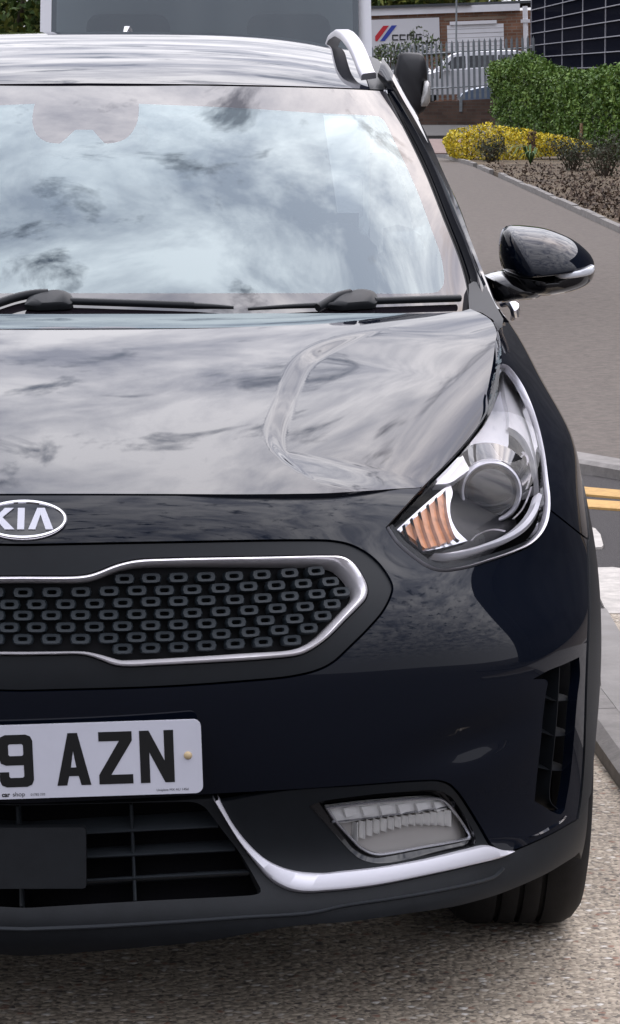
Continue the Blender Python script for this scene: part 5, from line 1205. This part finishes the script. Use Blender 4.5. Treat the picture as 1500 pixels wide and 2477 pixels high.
for fr_ in (.22, .80):
    a, b = pxs[-1], pxs[0]; pa = [at(x, wl(x, wtop) + (wl(x, ftop) - wl(x, wtop)) * fr_, WY + .16 + max(0, 1090 - x) * .03) for x in (a, 1000, 1090, b)]
    MB().tube([p - np.array(fen.location) for p in pa], .025, 4).build('rail', M['galv'], fen)
pp = at(1115, 235, WY - .03); mb = MB(); z1 = at(1115, 270, WY - .03)[2]; mb.box((-.045, -.02, z1 - pp[2]), (.045, .03, 0.02)); o = mb.build('post_foot', M['galv'], fen); o.location = Vector(pp) - fen.location

# ------------------------------------------------------------------ cars in the yard behind the fence
M['white_car'] = mat('white_car_paint', (.72, .72, .74), .25, coat=1); M['blue_car'] = mat('blue_grey_paint', (.12, .17, .25), .3, coat=1); M['dark_glass'] = mat('car_glass', (.02, .022, .025), .05, ior=1.6)
def side_car(loc, L_, H_, paint, label, flip=1, rail=False):
    """car seen from the side, x along its length; nose towards -x"""
    o = empty('parked_car', loc, label, 'car', 'cars parked behind the fence')
    body = [(0, .25), (.02, .62), (.18, .80), (.95, .98), (1.15, 1.02), (L_ - .25, 1.06), (L_ - .05, .95), (L_, .5), (L_ - .05, .25)]
    cab = [(1.0, 1.0), (1.55, H_ - .12), (1.9, H_ - .02), (2.6, H_), (L_ - .9, H_ - .02), (L_ - .5, H_ - .14), (L_ - .15, 1.03)]
    def ext(pr, y0, y1, tum=0.0, m=None, nm='body'):
        pr = [(flip * a, b) for a, b in crom(pr, .12)]; q = len(pr); V = []
        for yy, s_ in ((y0, -1), (y0 + .08, 0), (y1 - .08, 0), (y1, 1)):
            for a, b in pr:
                k = .06 if s_ else 0; V.append((a, yy + (tum * (b - 1.0) * (1 if yy < 0 else -1) if b > 1 else 0), b - k * .6 * (b > .5)))
        Fc = [(r * q + i, r * q + i + 1, (r + 1) * q + i + 1, (r + 1) * q + i) for r in range(3) for i in range(q - 1)] + [tuple(range(q)), tuple(range(3 * q, 4 * q))[::-1]]
        return link(nm, mesh(nm, V, Fc, sharp=40), m, o)
    ext(body, -.88, .88, 0, paint, 'body'); ext(cab, -.80, .80, .22, paint, 'cabin')
    for a, b in ((1.28, 2.05), (2.13, 3.0), (3.08, L_ - .65)):
        z0, z1 = 1.07, H_ - .15; s0 = .42 if a < 1.5 else .03
        pr = [(a, z0), (b, z0), (b, z1), (a + s0, z1 - (.02 if s0 > .1 else 0))]
        V = [(flip * x, -.80 + .22 * (z - 1) - .006, z) for x, z in pr] + [(flip * x, -.80 + .22 * (z - 1) + .01, z) for x, z in pr]
        link('window', mesh('window', V, [(0, 1, 2, 3), (4, 7, 6, 5), (0, 4, 5, 1), (2, 6, 7, 3)], smooth=False), M['dark_glass'], o)
    mb = MB(); mb.box((flip * 1.42 - .1, -1.05, 1.02), (flip * 1.42 + .1, -.86, 1.18)); mb.build('mirror', paint, o)
    for xx in (.85, L_ - .85):
        MB().lathe([(.001, -.86), (.2, -.87), (.21, -.86), (.31, -.85), (.32, -.8), (.32, -.65)], (flip * xx, 0, .32), 'y', 24).build('wheel', M['rubber'], o)
    return o
p = at(1040, 180, 95.0); za = at(1200, 128, 95.0)[2]
o = side_car((p[0] - .85, 95.9, za - 1.62), 4.6, 1.62, M['white_car'], 'large white car with dark windows parked behind the palisade fence'); o.rotation_euler = (0, -.03, 0)
p = at(1103, 235, 92.2); za = at(1150, 204, 92.2)[2]
o = side_car((p[0] + .1, 92.9, za - 1.02), 3.9, 1.40, M['blue_car'], 'blue-grey car close behind the fence next to the hedge'); o.rotation_euler = (0, -.02, 0)
p = at(985, 145, 99); o = side_car((p[0] - 3.2, 99.6, at(1000, 145, 99)[2] - 1.5), 4.2, 1.5, M['white_car'], 'white car further left behind the fence, mostly hidden by the black mirror'); o.rotation_euler = (0, -.03, 0)
sheet('yard', [(-20, 89.9), (40, 89.9), (40, 118), (-20, 118)], M['path'], at(1100, 243, 92)[2] - .55)

# ------------------------------------------------------------------ brick workshop with sign
BY = 106.0; TILT = -.036
bo = at(1080, 100, BY); sc_ = 1 / ppm(BY)
work = empty('workshop', tuple(bo), 'brick workshop with white fascia and company sign behind the fence', 'building', rot=(0, TILT, 0))
def wx(px, py): p = at(px, py, BY) - bo; c, s_ = math.cos(-TILT), math.sin(-TILT); return (p[0] * c + p[2] * s_ , -p[0] * s_ + p[2] * c) if 0 else (p[0] * math.cos(TILT) - p[2] * math.sin(TILT), p[0] * math.sin(TILT) + p[2] * math.cos(TILT))
def wbox(name, x0, x1, z0, z1, y0, y1, m): mb = MB(); mb.box((min(x0, x1), y0, min(z0, z1)), (max(x0, x1), y1, max(z0, z1))); return mb.build(name, m, work)
xl, xr_ = wx(700, 60)[0], wx(1330, 60)[0]
zt = wx(1100, 31)[1]; zf = wx(1100, 14)[1]
zg = GZ - bo[2] - .5
wbox('wall', xl, xr_, zg, zt, 0, 8, M['brick'])
M['white_pvc'] = mat('white_cladding', (.68, .68, .70), .5, var=.05, vscale=2); M['sign_white'] = mat('sign_board', (.56, .56, .58), .4); M['red'] = mat('sign_red', (.45, .02, .03), .4); M['blue'] = mat('sign_blue', (.03, .05, .30), .4); M['black'] = mat('sign_black', (.02, .02, .022), .4); M['felt'] = mat('roof_felt', (.05, .055, .06), .8)
wbox('fascia', xl, wx(1257, 20)[0], zt + .002, zf, -.15, 8, M['white_pvc'])
wbox('gutter', xl, wx(1140, 10)[0], zf + .002, zf + .06, -.25, -.05, M['felt'])
wbox('roof', xl - .1, xr_ + .1, zf + .002, zf + .10, -.04, 8.2, M['felt'])
s0 = wx(840, 70); s1 = wx(1062, 42); s2 = wx(1062, 130)
sg = wbox('sign_board', s0[0], s1[0], s2[1], s1[1], -.12, -.01, M['sign_white'])
def wpoly_(name, px, m, par): 
    q = [wx(*p) for p in px]; V, Fc = flat_poly(lambda x, z, h: np.array([x, -.12 - h, z]), np.array(q), h0=0, h1=.02); return link(name, mesh(name, V, Fc, smooth=False), m, par)
wpoly_('red_stripe', ZF([(30, 390), (28, 345), (105, 245), (160, 243), (48, 392)]), M['red'], sg)
wpoly_('blue_stripe', ZF([(75, 390), (185, 242), (235, 240), (120, 388)]), M['blue'], sg)
def block_letters(px0, py0, w_, h_, gap, th):
    X = px0
    for ch in 'CCMG':
        q = {'C': [(0, 0), (1, 0), (1, .22), (.2, .22), (.2, .78), (1, .78), (1, 1), (0, 1)], 'M': [(0, 0), (1, 0), (1, 1), (.82, 1), (.82, .25), (.59, .25), (.59, 1), (.41, 1), (.41, .25), (.18, .25), (.18, 1), (0, 1)],
             'G': [(0, 0), (1, 0), (1, .22), (.2, .22), (.2, .78), (.8, .78), (.8, .62), (.5, .62), (.5, .45), (1, .45), (1, 1), (0, 1)]}[ch]
        ww = w_ * (1.25 if ch == 'M' else 1); wpoly_('sign_letter', ZF([(X + a * ww, py0 + b * h_ - (X - px0) * .03) for a, b in q]), M['black'], sg); X += ww + gap
block_letters(190, 328, 57, 56, 13, 0)
# shuttered window
q0 = wx(*ZF([(712, 250)])[0]); q1 = wx(*ZF([(1248, 250)])[0]); q2 = wx(*ZF([(980, 480)])[0]); q3 = wx(*ZF([(980, 232)])[0])
win = empty('shutter_window', (0, 0, 0), parent=work)
def wb(name, x0, x1, z0, z1, y0, y1, m): mb = MB(); mb.box((x0, y0, z0), (x1, y1, z1)); return mb.build(name, m, win)
hh = q3[1]; n_s = 6; sh = (hh - q2[1]) / n_s
for i in range(n_s): wb('shutter_slat', q0[0], q1[0], hh - (i + 1) * sh + .012, hh - i * sh, -.09 - .012 * (i % 2), -.002, M['white_pvc'])
wb('shutter_box', q0[0] + .1, q1[0] - .25, hh + .01, hh + .13, -.16, -.002, M['white_pvc'])
wb('lintel', q0[0] - .1, q1[0] + .1, hh + .17, hh + .27, -.02, .0, mat('lintel', (.20, .15, .11), .9))
dp = wx(*ZF([(1450, 200)])[0]); mb = MB(); mb.tube([(dp[0] , -.3, zg), (dp[0], -.3, wx(1268, 15)[1])], .09, 8); mb.build('drainpipe', M['white_pvc'], work)
mb = MB(); mb.box((dp[0] - .16, -.4, wx(1268, 55)[1]), (dp[0] + .16, -.2, wx(1268, 47)[1])); mb.build('pipe_bracket', M['white_pvc'], work)
ln = at(1104, 60, 103.5); MB().tube([(0, 0, -1.5), (0, 0, 2.0)], .035, 6).build('lamp_pole', M['galv'], label='thin grey pole standing in front of the white shutter', cat='pole').location = (ln[0], 103.5, at(1104, 120, 103.5)[2])
bush = empty('yard_shrub', tuple(at(1010, 150, 93.5)), 'leafy green shrub growing behind the fence in front of the sign', 'shrub')
gpts = np.vstack([band(900, 905, 1080, [(905, 112), (930, 104), (955, 102), (975, 100), (1000, 98), (1015, 92), (1025, 88), (1045, 86), (1060, 92), (1080, 110)], [(905, 150), (1080, 165)], 92.8, 94.3, 11), band(60, 985, 1050, [(985, 75), (1015, 60), (1050, 85)], [(985, 105), (1050, 110)], 92.8, 94.3, 12)])
gpts = gpts[rng.random(len(gpts)) < .8]
leaves('foliage', placed(bush, gpts), .13, [M['leaf_t1'], M['leaf_d']], bush)
mb = MB()
for px in np.linspace(925, 1065, 9): mb.tube([placed(bush, at(px, 190, 93.5)), placed(bush, at(px + 6 * rng.normal(), 110, 93.5))], [.03, .01], 5)
mb.build('stems', M['bark'], bush)

# ------------------------------------------------------------------ dark glazed building, face along the street
def dark_glazing():
    m = bpy.data.materials.new('black_glazing'); m.use_nodes = True; t = m.node_tree; t.nodes.clear()
    o = t.nodes.new('ShaderNodeOutputMaterial'); a = t.nodes.new('ShaderNodeBsdfDiffuse'); a.inputs[0].default_value = (.007, .008, .014, 1)
    b = t.nodes.new('ShaderNodeBsdfGlossy'); b.inputs['Roughness'].default_value = .12; mi = t.nodes.new('ShaderNodeMixShader'); mi.inputs[0].default_value = .015
    t.links.new(a.outputs[0], mi.inputs[1]); t.links.new(b.outputs[0], mi.inputs[2]); t.links.new(mi.outputs[0], o.inputs[0]); return m
gb_y = lambda px: 100 * 692 / (px - 623) - 4.4
def gp(px, D=None): 
    y = gb_y(px); return at(px, 200, y)
P1, P4 = gp(1315.5), gp(1462)
gdir = (P4 - P1); gdir[2] = 0; gL = np.linalg.norm(gdir); gdir /= gL; gnor = np.array([gdir[1], -gdir[0], 0]); gnor = gnor if gnor[0] < 0 else -gnor
cw = gL / 3
gb = empty('glazed_building', (P1[0], P1[1], GZ), 'black glazed office building with thin pale mullions above the hedge', 'building')
M['bglass'] = dark_glazing(); M['mull'] = mat('pale_mullion', (.33, .33, .36), .5, .3); M['bframe'] = mat('dark_frame', (.015, .016, .02), .6)
RT_ = math.tan(.030)
zrow = lambda py: at(1315.5, py, P1[1])[2]
rows_z = [zrow(17 + 29.9 * i) for i in range(-4, 8)]
def G3(s, z, d=0.0): b_ = P1 + gdir * s; return (b_ + gnor * d)[:2].tolist() + [z]
cols = [-.85 * cw] + [cw * i for i in range(6)]
def gput(name, s0, s1, z0, z1, d0, d1, m):
    V = [np.array(G3(s_, z, d)) - np.array(gb.location) for s_ in (s0, s1) for z in (z0, z1) for d in (d0, d1)]
    me = mesh(name, V, [(0, 1, 3, 2), (4, 6, 7, 5), (0, 4, 5, 1), (2, 3, 7, 6), (1, 5, 7, 3), (0, 2, 6, 4)], smooth=False); return link(name, me, m, gb)
for i in range(len(cols) - 1):
    for j in range(len(rows_z) - 1): gput('pane', cols[i] + .06, cols[i+1] - .06, rows_z[j+1] + .012, rows_z[j] - .012, -.05, -.02 - .01 * rng.random(), M['bglass'])
for z in rows_z: gput('mullion', cols[0], cols[-1], z - .012, z + .012, -.05, .03, M['mull'])
for s_ in cols: gput('mullion', s_ - .045, s_ + .045, rows_z[-1], rows_z[0], -.05, .0, M['mull'])
gput('wall', cols[0] - .3, cols[-1], GZ, rows_z[0] + 3.5, -8, -.06, M['bframe'])
gput('unseen_wall', cols[-1] + .002, cols[-1] + cw * 11, GZ, rows_z[0] + 3.5, -8, -.04, mat('unseen_wall_dark', (.07, .07, .072), .8, spec=.1, var=.3, vscale=.6))  # out-of-view extension, added as a plain dark reflection for the wing and bumper

# ------------------------------------------------------------------ white van behind the car
VY = 14.0
vx0, vx1 = at(93, 75, VY)[0], at(902, 75, VY)[0]; vc = (vx0 + vx1) / 2; hw = (vx1 - vx0) / 2
van = empty('white_van', (vc, VY, GZ), 'white van with wide windscreen parked close behind the dark car', 'van')
M['van'] = mat('van_white', (.74, .74, .76), .35, coat=.5, var=.04, vscale=2); M['van_glass'] = glass('van_windscreen', (.10, .125, .125), 2.5, 0.14, (.86, .95, 1.0))
vt = lambda py: at(500, py, VY)[2] - GZ
zb_, zt_ = vt(150), vt(-330)
wi = lambda px: at(px, 60, VY)[0] - vc
def vbox(name, lo, hi, m, bev=.03): return rbox(name, lo, hi, m, van, bev)
vbox('load_body', (-hw, 1.0, .45), (hw, 5.2, zt_ + .25), M['van'], .08)
vbox('lower_cab', (-hw + .02, -.25, .35), (hw - .02, 1.05, zb_ - .22), M['van'], .12)
vbox('bonnet', (-hw + .06, -.75, .55), (hw - .06, -.1, zb_ - .32), M['van'], .12)
vbox('front_bumper', (-hw + .03, -.85, .30), (hw - .03, -.3, .60), M['plastic'], .08)
vbox('radiator_grille', (-hw * .5, -.775, .66), (hw * .5, -.70, .86), M['void'], .02)
for s_ in (-1, 1):
    vbox('headlight', (s_ * hw * .78 - .14, -.78, .66), (s_ * hw * .78 + .14, -.6, .92), M['lens'], .04)
    a, b = (wi(93), wi(121)) if s_ < 0 else (wi(870), wi(902))
    mb = MB(); t0, t1 = zb_ - .24, zt_ + .1
    mb.add([(a, -.02, t0), (b, -.06, t0), (b, .26, t0), (a, .30, t0), (a - s_ * .03, .10, t1), (b - s_ * .03, .06, t1), (b - s_ * .03, .4, t1), (a - s_ * .03, .42, t1)], [(0, 1, 5, 4), (1, 2, 6, 5), (2, 3, 7, 6), (3, 0, 4, 7)]); mb.build('pillar', M['van'], van)
    c, d = (wi(120), wi(133)) if s_ < 0 else (wi(857), wi(871))
    mb = MB(); mb.add([(c, -.045, t0), (d, -.05, t0), (d - s_ * .03, .07, t1), (c - s_ * .03, .07, t1)], [(0, 1, 2, 3)]); mb.build('screen_seal', M['seal'], van)
    MB().lathe([(.001, -.11), (.2, -.11), (.34, -.1), (.35, 0), (.34, .1), (.001, .11)], (s_ * (hw - .12), .1, .35), 'x', 28).build('wheel', M['rubber'], van)
mb = MB(); nn_ = 9
for i in range(nn_):
    x = wi(121) + (wi(870) - wi(121)) * i / (nn_ - 1); sag = .10 * ((i / (nn_ - 1) - .5) * 2) ** 2
    mb.v += [(x, -.16 + sag, zb_ - .24), (x * .98, -.03 + sag, zt_ + .05)]
mb.f += [(2*i, 2*i+2, 2*i+3, 2*i+1) for i in range(nn_ - 1)]; mb.build('windscreen', M['van_glass'], van, smooth=True)
vbox('cab_roof', (-hw + .03, .0, zt_ + .04), (hw - .03, 1.1, zt_ + .22), M['van'], .07)
vbox('dashboard', (-hw + .1, .05, zb_ - .5), (hw - .1, .5, zb_ - .28), M['seat'], .05)
for s_ in (-1, 1): vbox('seat', (s_ * .5 - .26, .75, .7), (s_ * .5 + .26, .95, zb_ + .3), M['seat'], .08)
# van door mirrors
for s_ in (1, -1):
    mo = [at(px, py, VY - .1) for px, py in ZR([(655, 470), (668, 400), (690, 310), (710, 290), (780, 284), (870, 290), (905, 305), (930, 360), (943, 440), (945, 530), (915, 560), (900, 700), (890, 770), (935, 790), (915, 815), (860, 850), (800, 780), (730, 640), (680, 560)])]
    mo = [(s_ * (p[0] - vc), p[2] - GZ) for p in mo]; c = np.mean(mo, 0); rows = []
    for k, y in ((.82, .10), (1, .05), (1, -.02), (.93, -.06), (.7, -.085), (.3, -.095)): rows.append([np.array([c[0] + (a - c[0]) * k, y - .1, c[1] + (b - c[1]) * k]) for a, b in mo])
    V, Fc = loft_rows(rows, cap=True); link('mirror', mesh('mirror', V, Fc, sharp=50), mat('mirror_black', (.013, .013, .015), .5, var=.1, vscale=20), van)
    lo2 = [at(px, py, VY - .2) for px, py in ZR([(920, 545), (950, 535), (975, 560), (978, 640), (972, 730), (945, 770), (890, 775), (888, 720), (905, 640)])]
    lo2 = [(s_ * (p[0] - vc), p[2] - GZ) for p in lo2]; c = np.mean(lo2, 0); rows = []
    for k, y in ((1, .06), (1, 0), (.85, -.03), (.4, -.045)): rows.append([np.array([c[0] + (a - c[0]) * k, y - .2, c[1] + (b - c[1]) * k]) for a, b in lo2])
    V, Fc = loft_rows(rows, cap=True); link('mirror_lamp', mesh('mirror_lamp', V, Fc, sharp=50), mat('clear_lamp', (.45, .44, .42), .2, .3, coat=.7), van)
    MB().tube([(s_ * (hw - .05), .1, c[1] - .05), (s_ * (c[0] * s_ - .05), -.08, c[1] - .08)], .03, 8).build('mirror_stalk', M['plastic'], van)

# ------------------------------------------------------------------ trees behind
def tree(px, py, y, r, hgt, n, seed, label, mats, size, loc=None):
    p = at(px, py, y) if loc is None else np.array(loc); y = p[1]; o = empty('tree', (p[0], y, GZ), label, 'tree'); top_ = p[2] - GZ; mb = MB()
    mb.tube([(0, 0, -.1), (.1, .1, top_ * .4), (0, 0, top_)], [.22, .17, .06], 10); g = np.random.default_rng(seed)
    for k in range(9):
        a = g.random() * 6.28; z = top_ * (.3 + .6 * g.random()); mb.tube([(0, 0, z), (math.cos(a) * r[0] * .4, math.sin(a) * r[1] * .4, z + .4), (math.cos(a) * r[0] * .75, math.sin(a) * r[1] * .75, z + .9)], [.08, .05, .02], 6)
    mb.build('trunk', M['bark'], o, smooth=True); leaves('crown', lumpy(n, (0, 0, top_), r, 34, seed), size, mats, o); return o
tree(20, 10, 34, (2.2, 2.0, 1.9), 3, 16000, 21, 'dark green tree at the top left behind the van', [M['leaf_t1'], M['leaf_t1'], M['leaf_t2']], .13)
tree(-150, -30, 40, (2.6, 2.2, 2.8), 3, 14000, 22, 'olive green tree at the left edge behind the van', [M['leaf_t2'], M['leaf_t1']], .14)
tree(960, -60, 125, (6, 4, 3.2), 6, 9000, 23, 'distant tree showing above the workshop roof', [M['leaf_t1'], M['leaf_t2']], .35)
